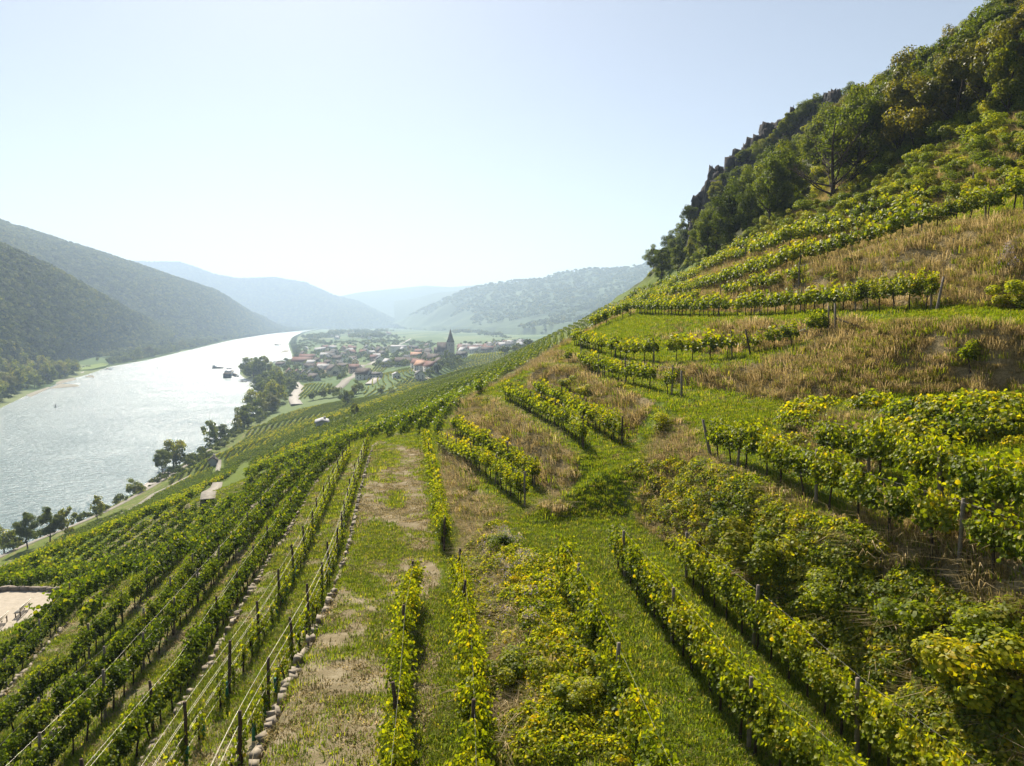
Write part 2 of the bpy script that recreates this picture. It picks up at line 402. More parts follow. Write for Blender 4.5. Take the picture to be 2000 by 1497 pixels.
# worn footpath
worn = PZ((800,880,66.7),(800,960,67.1),(808,1050,67.5),(815,1130,68.0),(800,1180,68.2))
dw = np.full(HZ.shape, 99.); dw[sel] = distline(XX[sel], YY[sel], worn)
bare = np.maximum(bare, np.clip(1.6 - dw, 0, 1) * 1.0)
# gravel patches of the winding vineyard road, and the platform
grav = np.zeros_like(HZ)
def paint(mask_pts, val=1.0, target=None):
    m = (XX > mask_pts[:, 0].min() - 1) & (XX < mask_pts[:, 0].max() + 1) & (YY > mask_pts[:, 1].min() - 1) & (YY < mask_pts[:, 1].max() + 1)
    k = np.zeros(HZ.shape, bool); k[m] = inpoly(XX[m], YY[m], mask_pts); target[k] = val
forest = np.clip((HZ - 88 - .02 * YY) / 5, 0, 1) * (YY > 0)
cover = np.stack([np.maximum(dry, .33 * (bare < .2) * nearmask + .42 * low), bare, np.clip(forest, 0, 1)], -1).reshape(-1, 3)

def ground_material():
    m, nt, b = newmat('ground_cover'); t = NT(nt); P = t.pos()
    cov = t.n('ShaderNodeSeparateColor'); t.l(t.attr('cover'), cov.inputs[0])
    dryf, baref, forf = cov.outputs[0], cov.outputs[1], cov.outputs[2]
    nbig = t.noise(.25, 5, coord=P); nmid = t.noise(1.3, 6, .6, coord=P); nf = t.noise(9, 5, .7, coord=P); nff = t.noise(40, 3, .6, coord=P)
    nfar = t.noise(.012, 6, .6, coord=P)
    green = t.ramp(t.math('ADD', t.math('MULTIPLY', nf, .6), t.math('MULTIPLY', nmid, .4)), [(.3, (.05, .075, .008)), (.5, (.10, .14, .016)), (.7, (.17, .20, .035))])
    dryc = t.ramp(nf, [(.3, (.11, .09, .045)), (.5, (.22, .175, .09)), (.72, (.38, .30, .17))])
    soil = t.ramp(t.math('ADD', t.math('MULTIPLY', nff, .4), t.math('MULTIPLY', nmid, .6)), [(.3, (.13, .095, .055)), (.5, (.215, .175, .10)), (.7, (.37, .315, .215))])
    forc = t.ramp(nf, [(.3, (.03, .035, .012)), (.7, (.09, .10, .03))])
    # thresholded masks give ragged patches
    def ragged(f, n, w=.14):
        d = t.math('SUBTRACT', t.math('ADD', f, t.math('MULTIPLY', t.math('SUBTRACT', n, .5), 1.5)), .5)
        return t.math('MULTIPLY', t.math('ADD', t.math('DIVIDE', d, w), .5), 1, clamp=True)
    nsum = t.math('ADD', t.math('MULTIPLY', nbig, .5), t.math('MULTIPLY', nmid, .5))
    nsum2 = t.math('ADD', t.math('MULTIPLY', nmid, .5), t.math('MULTIPLY', nf, .5))
    c = t.mix(ragged(dryf, nsum), green, dryc)
    c = t.mix(ragged(baref, nsum2), c, soil)
    c = t.mix(forf, c, forc)
    sx = t.n('ShaderNodeSeparateXYZ'); t.l(P, sx.inputs[0])
    # valley fields: a patchwork of parcels
    vo = t.n('ShaderNodeTexVoronoi'); vo.inputs['Scale'].default_value = .009; vo.inputs['Randomness'].default_value = .9
    mp = t.n('ShaderNodeMapping'); mp.inputs['Scale'].default_value = (1, .35, .0); mp.inputs['Rotation'].default_value = (0, 0, .5)
    t.l(P, mp.inputs[0]); t.l(mp.outputs[0], vo.inputs['Vector'])
    sp = t.n('ShaderNodeSeparateColor'); t.l(vo.outputs['Color'], sp.inputs[0])
    field = t.ramp(sp.outputs[0], [(0, (.05, .10, .025)), (.35, (.09, .15, .04)), (.65, (.13, .19, .06)), (.95, (.20, .23, .09))])
    field = t.mix(t.math('MULTIPLY', nfar, .6), field, (.06, .09, .03))
    fy = t.math('DIVIDE', t.math('SUBTRACT', sx.outputs[1], 480), 60, clamp=True)
    c = t.mix(fy, c, field)
    t.l(c, b.inputs['Base Color']); b.inputs['Roughness'].default_value = .95; b.inputs['Specular IOR Level'].default_value = .1
    h = t.math('ADD', t.math('MULTIPLY', nf, .7), t.math('MULTIPLY', nff, .3))
    t.bump(h, .7, .12, b)
    return m
MG = ground_material()
ny, nx = HZ.shape
Vg = np.stack([XX, YY, HZ], -1).reshape(-1, 3)
idx = np.arange(ny * nx).reshape(ny, nx)
Fg = np.stack([idx[:-1, :-1], idx[:-1, 1:], idx[1:, 1:], idx[1:, :-1]], -1).reshape(-1, 4)
me = mesh_np('ground', Vg, Fg, MG, True); colattr(me, 'cover', cover)
setprops(link('ground', me), kind='structure')

# ------------------------------------------------------------------ river
def water_material():
    m, nt, b = newmat('river_water'); t = NT(nt); P = t.pos()
    b.inputs['Base Color'].default_value = (.09, .155, .165, 1); b.inputs['Roughness'].default_value = .27
    b.inputs['IOR'].default_value = 1.33; b.inputs['Specular IOR Level'].default_value = .8
    mp = t.n('ShaderNodeMapping'); mp.inputs['Scale'].default_value = (.55, 1.0, 1); mp.inputs['Rotation'].default_value = (0, 0, -.5); t.l(P, mp.inputs[0])
    n1 = t.noise(.35, 5, .65, coord=mp.outputs[0]); n2 = t.noise(.03, 3, .5, coord=mp.outputs[0])
    h = t.math('MULTIPLY', n1, t.math('ADD', .35, t.math('MULTIPLY', n2, 1.1)))
    t.bump(h, 1.0, 2.4, b)
    return m
MW = water_material()
me = mesh_np('river', [(-2200, -250, 0), (300, -250, 0), (300, 6400, 0), (-2200, 6400, 0)], np.array([[0, 1, 2, 3]]), MW)
setprops(link('river', me), kind='structure')

# ------------------------------------------------------------------ hills across the river and up the valley
def hill_material(name, a, b_, c_, sc):
    m, nt, b = newmat(name); t = NT(nt); P = t.pos()
    n1 = t.noise(sc, 6, .65, coord=P); n2 = t.noise(sc * .12, 4, .5, coord=P)
    c = t.ramp(t.math('ADD', t.math('MULTIPLY', n1, .6), t.math('MULTIPLY', n2, .4)), [(.35, a), (.5, b_), (.66, c_)])
    t.l(c, b.inputs['Base Color']); b.inputs['Roughness'].default_value = .95; b.inputs['Specular IOR Level'].default_value = .1
    t.bump(n1, .8, 6, b)
    return m
HILLS = {}
def loft_hill(key, crest, foot, mat, amp, n=220, m=70, backd=500, freq=.004, seed=1, power=1.0):
    C = resample(crest, n); F = resample(foot, n)
    rows = []
    dirn = (C - F); dirn[:, 2] = 0; dirn /= np.linalg.norm(dirn, axis=1)[:, None]
    rows.append(F - dirn * 40 - np.array([0, 0, 45]))
    for k in range(m + 1):
        t = k / m * 1.35
        if t <= 1:
            p = F + (C - F) * t; s = t ** power; s = s * (1.25 - .25 * s) ; s = min(s, 1) if t < 1 else 1
            p[:, 2] = F[:, 2] + (C[:, 2] - F[:, 2]) * s; w = math.sin(math.pi * min(t, 1)) ** .7
        else:
            e = (t - 1) / .35; p = C + dirn * backd * e; p[:, 2] = C[:, 2] * (1 - .75 * e * e) - .15 * C[:, 2] * e; w = e
        nz = fbm(p[:, 0] * freq, p[:, 1] * freq, 5, seed); rg = 1 - np.abs(nz) * 2
        p[:, 2] += w * amp * (nz * .9 + rg * .25)
        rows.append(p)
    A = np.array(rows); idx = np.arange(A.shape[0] * n).reshape(A.shape[0], n)
    Fc = np.stack([idx[:-1, :-1], idx[:-1, 1:], idx[1:, 1:], idx[1:, :-1]], -1).reshape(-1, 4)
    me = mesh_np('hills', A.reshape(-1, 3), Fc, mat, True)
    setprops(link('hills', me), kind='structure'); HILLS[key] = A
MH = hill_material('wooded_hill', (.03, .05, .016), (.05, .075, .022), (.08, .105, .035), .03)
MH5 = hill_material('far_hill', (.025, .05, .022), (.06, .095, .035), (.12, .16, .07), .006)
def crestfoot(*rows):  # (u, v, d, uf, vf)
    return PD(*[(a, b, c) for a, b, c, _, _ in rows]), PL(1.5, *[(d, e) for _, _, _, d, e in rows])
c, f = crestfoot((-330,330,900,-420,900),(-120,425,1000,-180,835),(0,484,1100,-60,770),(70,512,1200,20,748),(140,548,1350,85,728),(196,580,1500,140,712),(245,608,1700,200,700),(297,632,2000,270,690),(350,652,2350,330,684))
loft_hill('h1', c, f, MH, 42, 260, 80, 500, .0045, 3)
c, f = crestfoot((-330,300,1900,-300,720),(-100,390,2100,-40,705),(0,435,2300,100,700),(70,458,2400,170,690),(147,482,2500,220,685),(210,502,2650,270,680),(294,530,2850,330,675),(378,559,3250,390,668),(420,570,3500,420,665),(490,612,4400,490,657),(530,630,5400,540,650),(565,641,6200,575,646.8))
loft_hill('h2', c, f, MH, 85, 300, 90, 900, .0022, 8)
c, f = crestfoot((150,520,7000,420,643),(238,512,7000,460,643),(350,514,7100,500,643),(427,540,7200,530,643),(465,547,7200,560,643),(539,545,7300,600,643),(595,554,7300,640,643),(655,580,7300,680,643),(700,591,7300,710,643),(740,612,7200,745,642.5),(775,632,7000,780,642))
loft_hill('h3', c, f, MH, 90, 200, 60, 1500, .0011, 12)
c = PD((560,600,9000),(650,581,9000),(700,571,8800),(760,565,8700),(830,558,8700),(880,561,8600),(960,555,8500),(1050,560,8500)); f = c * np.array([.82, .82, 0]) + np.array([0, 0, 5])
loft_hill('h4', c, f, MH, 60, 100, 30, 2500, .0009, 21)
c = PD((770,588,7300),(800,585,7200),(850,573,7100),(910,566,7000),(960,560,6900),(1050,560,6900)); f = c * np.array([.85, .85, 0]) + np.array([0, 0, 5])
loft_hill('h4b', c, f, MH, 50, 80, 30, 2000, .001, 25)
c = PD((775,633,5900),(800,618,5700),(830,603,5500),(870,585,5200),(910,568,5000),(950,558,4900),(1000,551,4800),(1050,548,4700),(1100,534,4600),(1150,527,4500),(1200,528,4400),(1255,519,4300),(1400,480,4200),(1700,430,4000))
f = PD((790,640,5400),(815,639,4900),(850,638,4400),(890,640,3900),(930,640,3500),(970,641,3200),(1010,641,2900),(1060,638,2700),(1100,632,2500),(1140,627,2400),(1180,620,2300),(1230,612,2200),(1400,600,2200),(1700,600,2200))
loft_hill('h5', c, f, MH5, 75, 260, 90, 1500, .0016, 31, 1.5)

# ------------------------------------------------------------------ haze
def haze():
    m = bpy.data.materials.new('haze_air'); m.use_nodes = True; nt = m.node_tree
    nt.nodes.remove(nt.nodes['Principled BSDF'])
    v = nt.nodes.new('ShaderNodeVolumePrincipled'); v.inputs['Color'].default_value = (.6, .77, 1, 1)
    v.inputs['Density'].default_value = HAZE; v.inputs['Anisotropy'].default_value = .25
    nt.links.new(v.outputs[0], nt.nodes['Material Output'].inputs['Volume'])
    x0, x1, y0, y1, z0, z1 = -6000, 6500, -400, 12500, -5, 760
    V = [(x0,y0,z0),(x1,y0,z0),(x1,y1,z0),(x0,y1,z0),(x0,y0,z1),(x1,y0,z1),(x1,y1,z1),(x0,y1,z1)]
    F = np.array([[0,3,2,1],[4,5,6,7],[0,1,5,4],[1,2,6,5],[2,3,7,6],[3,0,4,7]])
    setprops(link('haze', mesh_np('haze', V, F, m)), kind='stuff')
HAZE = .00016
haze()
# ------------------------------------------------------------------ plant-making
def leaves(C, N, size, lv, aspect=.95, six=True, seed=0, curl=.18):
    """C centres, N normals (n,3), size (n,), lv (n,) colour value -> V, F, LV"""
    r = np.random.default_rng(seed); n = len(C)
    N = N / (np.linalg.norm(N, axis=1)[:, None] + 1e-9)
    A = r.normal(size=(n, 3)); A[:, 2] -= .6
    T = A - (A * N).sum(1)[:, None] * N; T /= np.linalg.norm(T, axis=1)[:, None] + 1e-9
    B = np.cross(N, T); s = size[:, None]
    if six:
        prof = [(0, -.5, 0), (.5, -.22, curl), (.4, .28, curl), (0, .55, 0), (-.4, .28, curl), (-.5, -.22, curl)]
        Fq = [(0, 1, 2, 3), (0, 3, 4, 5)]
    else:
        prof = [(0, -.5, 0), (.42, 0, curl), (0, .5, 0), (-.42, 0, curl)]; Fq = [(0, 1, 2, 3)]
    k = len(prof)
    V = np.stack([C + s * (B * p[0] * aspect + T * p[1] + N * p[2]) for p in prof], 1).reshape(-1, 3)
    base = np.arange(n)[:, None] * k
    F = np.concatenate([base + np.array(f)[None] for f in Fq])
    return V, F, np.repeat(lv, k)
def tube(P, Rr, sides=6, cap=True):
    P = np.asarray(P, float); n = len(P); Rr = np.broadcast_to(np.asarray(Rr, float), (n,))
    T = np.gradient(P, axis=0); T /= np.linalg.norm(T, axis=1)[:, None] + 1e-9
    up = np.array([0, 0, 1.]) if abs(T[0, 2]) < .9 else np.array([1., 0, 0])
    U = np.cross(T, up); U /= np.linalg.norm(U, axis=1)[:, None] + 1e-9; W = np.cross(T, U)
    a = np.linspace(0, 2 * np.pi, sides, endpoint=False)
    V = (P[:, None] + Rr[:, None, None] * (np.cos(a)[None, :, None] * U[:, None] + np.sin(a)[None, :, None] * W[:, None])).reshape(-1, 3)
    F = []
    for i in range(n - 1):
        for j in range(sides):
            F.append((i * sides + j, i * sides + (j + 1) % sides, (i + 1) * sides + (j + 1) % sides, (i + 1) * sides + j))
    F = np.array(F)
    if cap:
        V = np.vstack([V, P[-1:]]); c = len(V) - 1
        F = [F, np.array([((n - 1) * sides + j, (n - 1) * sides + (j + 1) % sides, c) for j in range(sides)])]
    else: F = [F]
    return V, F
class MBd:
    def __init__(s): s.V = []; s.F = {}; s.n = 0; s.L = []
    def add(s, V, F, lv=None):
        V = np.asarray(V, float)
        for f in (F if isinstance(F, list) else [F]):
            f = np.asarray(f)
            if len(f): s.F.setdefault(f.shape[1], []).append(f + s.n)
        s.V.append(V); s.n += len(V); s.L.append(np.full(len(V), .5) if lv is None else lv); return s
    def box(s, c, d, rz=0, taper=1):
        x, y, z = np.array(d) / 2
        V = np.array([(-x,-y,-z),(x,-y,-z),(x,y,-z),(-x,y,-z),(-x*taper,-y*taper,z),(x*taper,-y*taper,z),(x*taper,y*taper,z),(-x*taper,y*taper,z)])
        V = V @ np.array([[math.cos(rz), math.sin(rz), 0], [-math.sin(rz), math.cos(rz), 0], [0, 0, 1]]) + np.array(c)
        return s.add(V, np.array([[0,3,2,1],[4,5,6,7],[0,1,5,4],[1,2,6,5],[2,3,7,6],[3,0,4,7]]))
    def tube(s, P, R_, sides=6): V, F = tube(P, R_, sides); return s.add(V, F)
    def mesh(s, name, mat, smooth_=False):
        me = mesh_np(name, np.vstack(s.V), [np.vstack(f) for f in s.F.values()], mat, smooth_)
        fattr(me, 'lv', np.concatenate(s.L)); return me
    def obj(s, name, mat, parent=None, smooth_=False): return link(name, s.mesh(name, mat, smooth_), parent)

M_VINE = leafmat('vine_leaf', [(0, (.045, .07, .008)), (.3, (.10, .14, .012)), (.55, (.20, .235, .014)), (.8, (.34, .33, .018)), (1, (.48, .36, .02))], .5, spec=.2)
M_VINE_D = leafmat('vine_leaf_dark', [(0, (.028, .05, .008)), (.45, (.07, .11, .012)), (.75, (.15, .19, .016)), (1, (.30, .29, .02))], .45, spec=.25)
M_TREE = leafmat('tree_leaf', [(0, (.03, .045, .008)), (.4, (.075, .105, .013)), (.75, (.15, .175, .018)), (1, (.25, .225, .025))], .5, .6, .25, .1)
M_TREEY = leafmat('tree_leaf_turning', [(0, (.06, .075, .012)), (.4, (.13, .13, .018)), (.75, (.24, .19, .025)), (1, (.32, .19, .03))], .45, objvar=.2)
M_BUSH = leafmat('bush_leaf', [(0, (.04, .065, .010)), (.4, (.10, .14, .014)), (.75, (.21, .24, .02)), (1, (.38, .34, .03))], .52, objvar=.22)
M_GRASS = leafmat('grass_blade', [(0, (.065, .105, .008)), (.5, (.135, .19, .017)), (.8, (.24, .25, .04)), (1, (.38, .31, .13))], .48, .6, .15, .2)
M_DRY = leafmat('dry_grass_blade', [(0, (.14, .14, .045)), (.3, (.27, .225, .10)), (.7, (.48, .38, .20)), (1, (.64, .53, .34))], .48, .7, .3, .1, tint=(1.15, 1.05, .75))
M_BARK = simple('bark', (.055, .04, .03), .95, .4, 9, .1, bump=.02)
M_WOOD = simple('weathered_wood', (.19, .16, .13), .9, .3, 12, .15, bump=.01)
M_DWOOD = simple('dark_weathered_wood', (.085, .06, .045), .9, .35, 12, .15, bump=.01)
M_WIRE = simple('galvanised_wire', (.62, .58, .48), .4, .1, 3, .5, .3)
M_WIRED = simple('dull_steel_wire', (.25, .24, .22), .6, .1, 3, .3, .3)
M_HOSE = simple('black_irrigation_hose', (.03, .03, .035), .5, .1, 3, .4)
M_STONE = simple('dry_stone', (.25, .215, .165), .95, .5, 3.2, .1, bump=.04)
M_ROCK = simple('crag_rock', (.05, .045, .042), .95, .6, .9, .1, bump=.5)
M_TUBEG = simple('green_plant_tube', (.02, .16, .09), .5, .1, 2, .4)
M_FLOWER = leafmat('aster_petal', [(0, (.22, .18, .42)), (1, (.42, .36, .62))], .4)

def vine_foliage(seed, n, size, L=1.15, full=1.0, z0=.78, z1=1.85, thick=.22):
    r = np.random.default_rng(seed)
    # shoots: each one a wandering upward line carrying leaves
    ns = int(15 * full) + 3; C = []; Nn = []; q = max(4, n // ns)
    for i in range(ns):
        x0 = r.uniform(-L / 2, L / 2); h = r.uniform(.55, 1.0) * (z1 - z0); y0 = r.normal(0, thick * .35)
        droop = r.random() < .3
        s = np.sort(r.random(q)); lean = r.normal(0, .22); ly = r.normal(0, .3)
        px = x0 + lean * s * h + r.normal(0, .07, q); py = y0 + ly * s * thick * 2 + r.normal(0, thick * .5, q)
        pz = z0 + s * h + r.normal(0, .06, q) - (droop * .5 * s ** 2 * h)
        C.append(np.stack([px, py, pz], 1))
    C = np.vstack(C); m = len(C)
    Nn = np.stack([r.normal(0, .55, m), np.sign(C[:, 1] + r.normal(0, .12, m)) * r.uniform(.3, 1, m), r.uniform(-.1, 1.0, m)], 1)
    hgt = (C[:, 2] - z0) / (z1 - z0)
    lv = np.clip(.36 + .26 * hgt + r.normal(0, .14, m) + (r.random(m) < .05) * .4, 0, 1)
    return leaves(C, Nn, r.uniform(.75, 1.25, m) * size, lv, six=True, seed=seed)
def vine_trunk(seed, h=.85):
    r = np.random.default_rng(seed + 500); mb = MBd()
    lx, ly = r.normal(0, .12), r.normal(0, .07)
    P = np.array([(0, 0, -.15), (lx * .1, ly * .2, .1), (lx * .5 + .02, ly * .5, .4), (lx, ly, .7), (lx * 1.2, ly, h)])
    mb.tube(P, [.045, .04, .032, .034, .03], 6)
    for s in (-1, 1):
        e = P[-1]; mb.tube(np.array([P[3], e, e + (s * .22, .02, .08), e + (s * .5, .0, .10)]), [.026, .02, .015, .009], 5)
    for _ in range(3):
        x = r.uniform(-.45, .45); mb.tube(np.array([P[-1] + (x * .5, 0, .06), P[-1] + (x, 0, .25), P[-1] + (x * 1.1, r.normal(0, .06), .8)]), [.011, .009, .005], 4)
    return mb
VP = []                                                     # (trunk mesh, foliage mesh)
for i in range(7):
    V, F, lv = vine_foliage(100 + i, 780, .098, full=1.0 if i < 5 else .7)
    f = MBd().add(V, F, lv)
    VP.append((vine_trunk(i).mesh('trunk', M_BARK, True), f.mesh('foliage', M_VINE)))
VPD = []
for i in range(5):
    V, F, lv = vine_foliage(200 + i, 900, .104, L=1.25, full=.95, z0=.8, z1=1.8, thick=.2)
    f = MBd().add(V, F, lv)
    VPD.append((vine_trunk(20 + i, .95).mesh('trunk', M_BARK, True), f.mesh('foliage', M_VINE_D)))
VPY = []                                                    # young, thin vines
for i in range(4):
    V, F, lv = vine_foliage(300 + i, 110, .11, L=.5, full=.3, z0=.25, z1=1.5, thick=.12)
    f = MBd().add(V, F, lv)
    VPY.append((vine_trunk(40 + i, .5).mesh('trunk', M_BARK, True), f.mesh('foliage', M_VINE)))

# ------------------------------------------------------------------ one geometry-nodes object for what nobody could count
HID = []
def scatter(name, pts, rz, sc, protos, pick, kind='stuff', label=None, cat=None, tilt=None):
    c = bpy.data.collections.new(name + '_source')
    for i, me in enumerate(protos):
        c.objects.link(bpy.data.objects.new('%02d_%s' % (i, name), me))
    pts = np.asarray(pts, np.float32); n = len(pts)
    me = bpy.data.meshes.new(name); me.vertices.add(n); me.vertices.foreach_set('co', pts.ravel())
    fattr(me, 'isc', np.asarray(sc)); 
    a = me.attributes.new('irot', 'FLOAT_VECTOR', 'POINT'); rot = np.zeros((n, 3), np.float32); rot[:, 2] = rz
    if tilt is not None: rot[:, :2] = tilt
    a.data.foreach_set('vector', rot.ravel())
    a = me.attributes.new('ipick', 'INT', 'POINT'); a.data.foreach_set('value', np.asarray(pick, np.int32))
    o = link(name, me)
    ng = bpy.data.node_groups.new(name + '_scatter', 'GeometryNodeTree')
    ng.interface.new_socket('Geometry', in_out='INPUT', socket_type='NodeSocketGeometry')
    ng.interface.new_socket('Geometry', in_out='OUTPUT', socket_type='NodeSocketGeometry')
    gi = ng.nodes.new('NodeGroupInput'); go = ng.nodes.new('NodeGroupOutput')
    ci = ng.nodes.new('GeometryNodeCollectionInfo'); ci.inputs['Collection'].default_value = c
    ci.inputs['Separate Children'].default_value = True; ci.inputs['Reset Children'].default_value = True
    ip = ng.nodes.new('GeometryNodeInstanceOnPoints'); ip.inputs['Pick Instance'].default_value = True
    def na(nm, t):
        x = ng.nodes.new('GeometryNodeInputNamedAttribute'); x.data_type = t; x.inputs['Name'].default_value = nm; return x.outputs['Attribute']
    L = ng.links.new
    L(gi.outputs[0], ip.inputs['Points']); L(ci.outputs[0], ip.inputs['Instance']); L(na('ipick', 'INT'), ip.inputs['Instance Index'])
    er = ng.nodes.new('FunctionNodeEulerToRotation'); L(na('irot', 'FLOAT_VECTOR'), er.inputs[0]); L(er.outputs[0], ip.inputs['Rotation'])
    L(na('isc', 'FLOAT'), ip.inputs['Scale']); L(ip.outputs[0], go.inputs[0])
    md = o.modifiers.new('scatter', 'NODES'); md.node_group = ng
    return setprops(o, label, cat, kind=kind)

# ------------------------------------------------------------------ vine rows
def rowpts(P, sp, jit=.12, seed=0):
    r = np.random.default_rng(seed); P = smooth(densify(P, .5), 3); L = polylen(P)
    s = np.arange(sp * .4, L[-1], sp) + r.normal(0, jit, len(np.arange(sp * .4, L[-1], sp)))
    x = np.interp(s, L, P[:, 0]); y = np.interp(s, L, P[:, 1])
    T = np.gradient(P[:, :2], axis=0); tx = np.interp(s, L, T[:, 0]); ty = np.interp(s, L, T[:, 1])
    return np.stack([x, y, gz(x, y)], 1), np.arctan2(ty, tx)
def posts_on(P, sp, s0=0.0):
    P = smooth(densify(P, .5), 3); L = polylen(P); s = np.arange(s0, L[-1] + .01, sp)
    x = np.interp(s, L, P[:, 0]); y = np.interp(s, L, P[:, 1]); return np.stack([x, y, gz(x, y)], 1)
ORD = ['nearest', 'second nearest', 'third nearest', 'fourth nearest', 'fifth nearest', 'sixth nearest', 'seventh nearest', 'eighth nearest', 'ninth nearest', 'tenth nearest',
       'eleventh nearest', 'twelfth nearest', 'thirteenth nearest', 'fourteenth nearest', 'fifteenth nearest', 'sixteenth nearest', 'seventeenth nearest', 'eighteenth nearest', 'nineteenth nearest', 'twentieth nearest']
_tens = {2: 'twenty', 3: 'thirty', 4: 'forty', 5: 'fifty', 6: 'sixty', 7: 'seventy'}
_ones = ['', 'first', 'second', 'third', 'fourth', 'fifth', 'sixth', 'seventh', 'eighth', 'ninth']
def ordinal(k):
    if k < 20: return ORD[k]
    n = k + 1; t, o = divmod(n, 10)
    if o == 0: return {2: 'twentieth', 3: 'thirtieth', 4: 'fortieth', 5: 'fiftieth', 6: 'sixtieth', 7: 'seventieth'}.get(t, 'far') + ' nearest'
    return _tens.get(t, 'many') + '-' + _ones[o] + ' nearest'
ROWS = []   # dict(name, P, sp, kind, missing, look, posts, wires)
def row(desc, P, sp=1.1, kind='v', miss=0, look='yellow-green', posts=5.0, wires=3, wood='w', ph=1.95, ext=0, fullscale=1.0):
    if ext:
        if P[0][1] < P[-1][1]: P = extend(P, ext, 0)
        else: P = extend(P, 0, ext)
    P = P[np.argsort([0]) if False else slice(None)]
    if P[0][1] > P[-1][1]: P = P[::-1]
    ROWS.append(dict(d=desc, P=P, sp=sp, kind=kind, miss=miss, look=look, posts=posts, wires=wires, wood=wood, ph=ph, fs=fullscale))
A0, w2, w3, w4 = (walls[k][0] for k in 'A234')
row('the row along the bare footpath', hits((806,1180),(789,1289),(779,1452),(775,1497)), .85, miss=.08, ext=5, posts=5.5, wood='d')
row('the row along the foot of the central mound', hits((893,1150),(905,1215),(916,1330),(921,1450),(922,1497)), .8, miss=.02, ext=5, posts=4.5, wood='d')
row('the short row past the footpath end', hits((830,868),(843,940),(856,1010),(867,1078)), 1.0, posts=9, wood='d')
row('the outer row left of the brown bank', hits((857,879),(899,909),(935,925),(958,938),(992,969),(1025,992)), 1.0, miss=.04, posts=6)
row('the inner row left of the brown bank', hits((890,850),(925,872),(950,890),(980,906),(1043,954)), 1.0, miss=.04, posts=6)
row('the front row above the brown bank', hits((985,782),(1050,818),(1106,849),(1139,877)), .95, posts=8, wood='d')
row('the back row above the brown bank', hits((1050,778),(1094,801),(1160,842),(1214,872)), .95, posts=8, wood='d')
row('the row beside the grassy ramp', hits((1110,713),(1160,732),(1205,748),(1260,760),(1312,773)), 1.3, miss=.12, posts=7)
row('the row under the tall brown slope', hits((1120,676),(1170,692),(1225,706),(1280,709),(1340,709),(1408,703),(1430,701)), 1.5, miss=.1, posts=8, wires=1, fullscale=1.15)
row('the sparse row with a white pipe', hits((1464,694),(1508,688),(1532,684),(1560,680),(1590,668),(1618,658)), 1.7, miss=.25, posts=7, wires=1)
row('the level row ending at a leaning post', hits((1150,650),(1195,630),(1240,614),(1320,619),(1400,621),(1500,618),(1600,613),(1690,611),(1760,609),(1818,606)), 1.3, miss=.03, posts=7, fullscale=1.2)
row('the high row above the brown slope', hits((1205,612),(1290,590),(1424,564),(1540,533),(1640,509),(1700,490),(1792,467),(1850,450),(1925,434),(2000,415)), 1.35, miss=.04, posts=7, wires=2, ext=0, fullscale=1.3)
row('the topmost row below the shrubs', hits((1330,560),(1416,523),(1480,507),(1532,492),(1600,478),(1650,470),(1720,455),(1790,440)), 1.4, miss=.12, posts=8, wires=2, fullscale=1.3)
row('the broken row among the bushes', hits((1420,506),(1500,485),(1600,460),(1700,436),(1800,408),(1900,385)), 1.6, miss=.25, posts=8, wires=0, fullscale=1.25)
row('the short row on the bank above the level row', hits((1262,604),(1340,596),(1424,585),(1500,573),(1560,561)), 1.5, miss=.15, posts=9, wires=0, fullscale=1.1)
row('the left row in the right foreground', hits((1205,1109),(1265,1194),(1307,1249),(1342,1299),(1367,1334),(1400,1374),(1430,1434),(1485,1490)), .95, ext=5, posts=5.5)
row('the right row in the right foreground', hits((1335,1124),(1347,1145),(1400,1195),(1460,1250),(1540,1330),(1610,1405),(1665,1465),(1700,1497)), .95, ext=5, posts=5.5)
row('the row crowning the central mound', hits((1095,1150),(1128,1215),(1168,1310),(1212,1420),(1240,1497)), .95, miss=.08, ext=4, posts=6)
row('the front row above the large overgrown bank', hits((1385,895),(1450,922),(1488,935),(1522,950),(1560,970),(1590,985),(1675,1030),(1722,1055),(1767,1070),(1840,1095),(1927,1125),(2000,1160)), 1.5, miss=.05, ext=4, posts=6, wires=2, fullscale=1.12)
row('the back row above the large overgrown bank', hits((1615,915),(1700,945),(1780,975),(1838,1003),(1900,1030),(2000,1075)), 1.6, ext=4, posts=5.5, wires=2, fullscale=1.2)
row('the row beneath the stone footpath edge', offset(A0, .95)[A0[:, 1] > 8], 1.35, kind='y', miss=.12, look='thin young', posts=3.6, wires=7, wood='d')
row('the second row below the footpath edge', offset(A0, 2.9)[A0[:, 1] > 8], 1.2, kind='y', miss=.05, look='thin young', posts=4.2, wires=6, wood='d')
row('the row under the second stone wall', offset(w2, 1.0)[w2[:, 1] > 10], 1.05, kind='d', miss=.06, look='green', posts=4.5, wires=5, wood='d')
row('the dense row above the third stone wall', offset(w2, 3.7)[w2[:, 1] > 8], 1.15, kind='d', miss=.02, look='dense dark green', posts=4.5, wires=4)
row('the row under the third stone wall', offset(w3, 1.1)[w3[:, 1] > 12], 1.1, kind='d', miss=.02, look='dense dark green', posts=5, wires=3)
row('the second row below the third stone wall', offset(w3, 3.9)[w3[:, 1] > 12], 1.1, kind='d', miss=.03, look='dense dark green', posts=5, wires=3)
row('the row beside the benches', offset(w4, 1.1)[w4[:, 1] > 20], 1.1, kind='d', look='dense dark green', posts=5, wires=2)

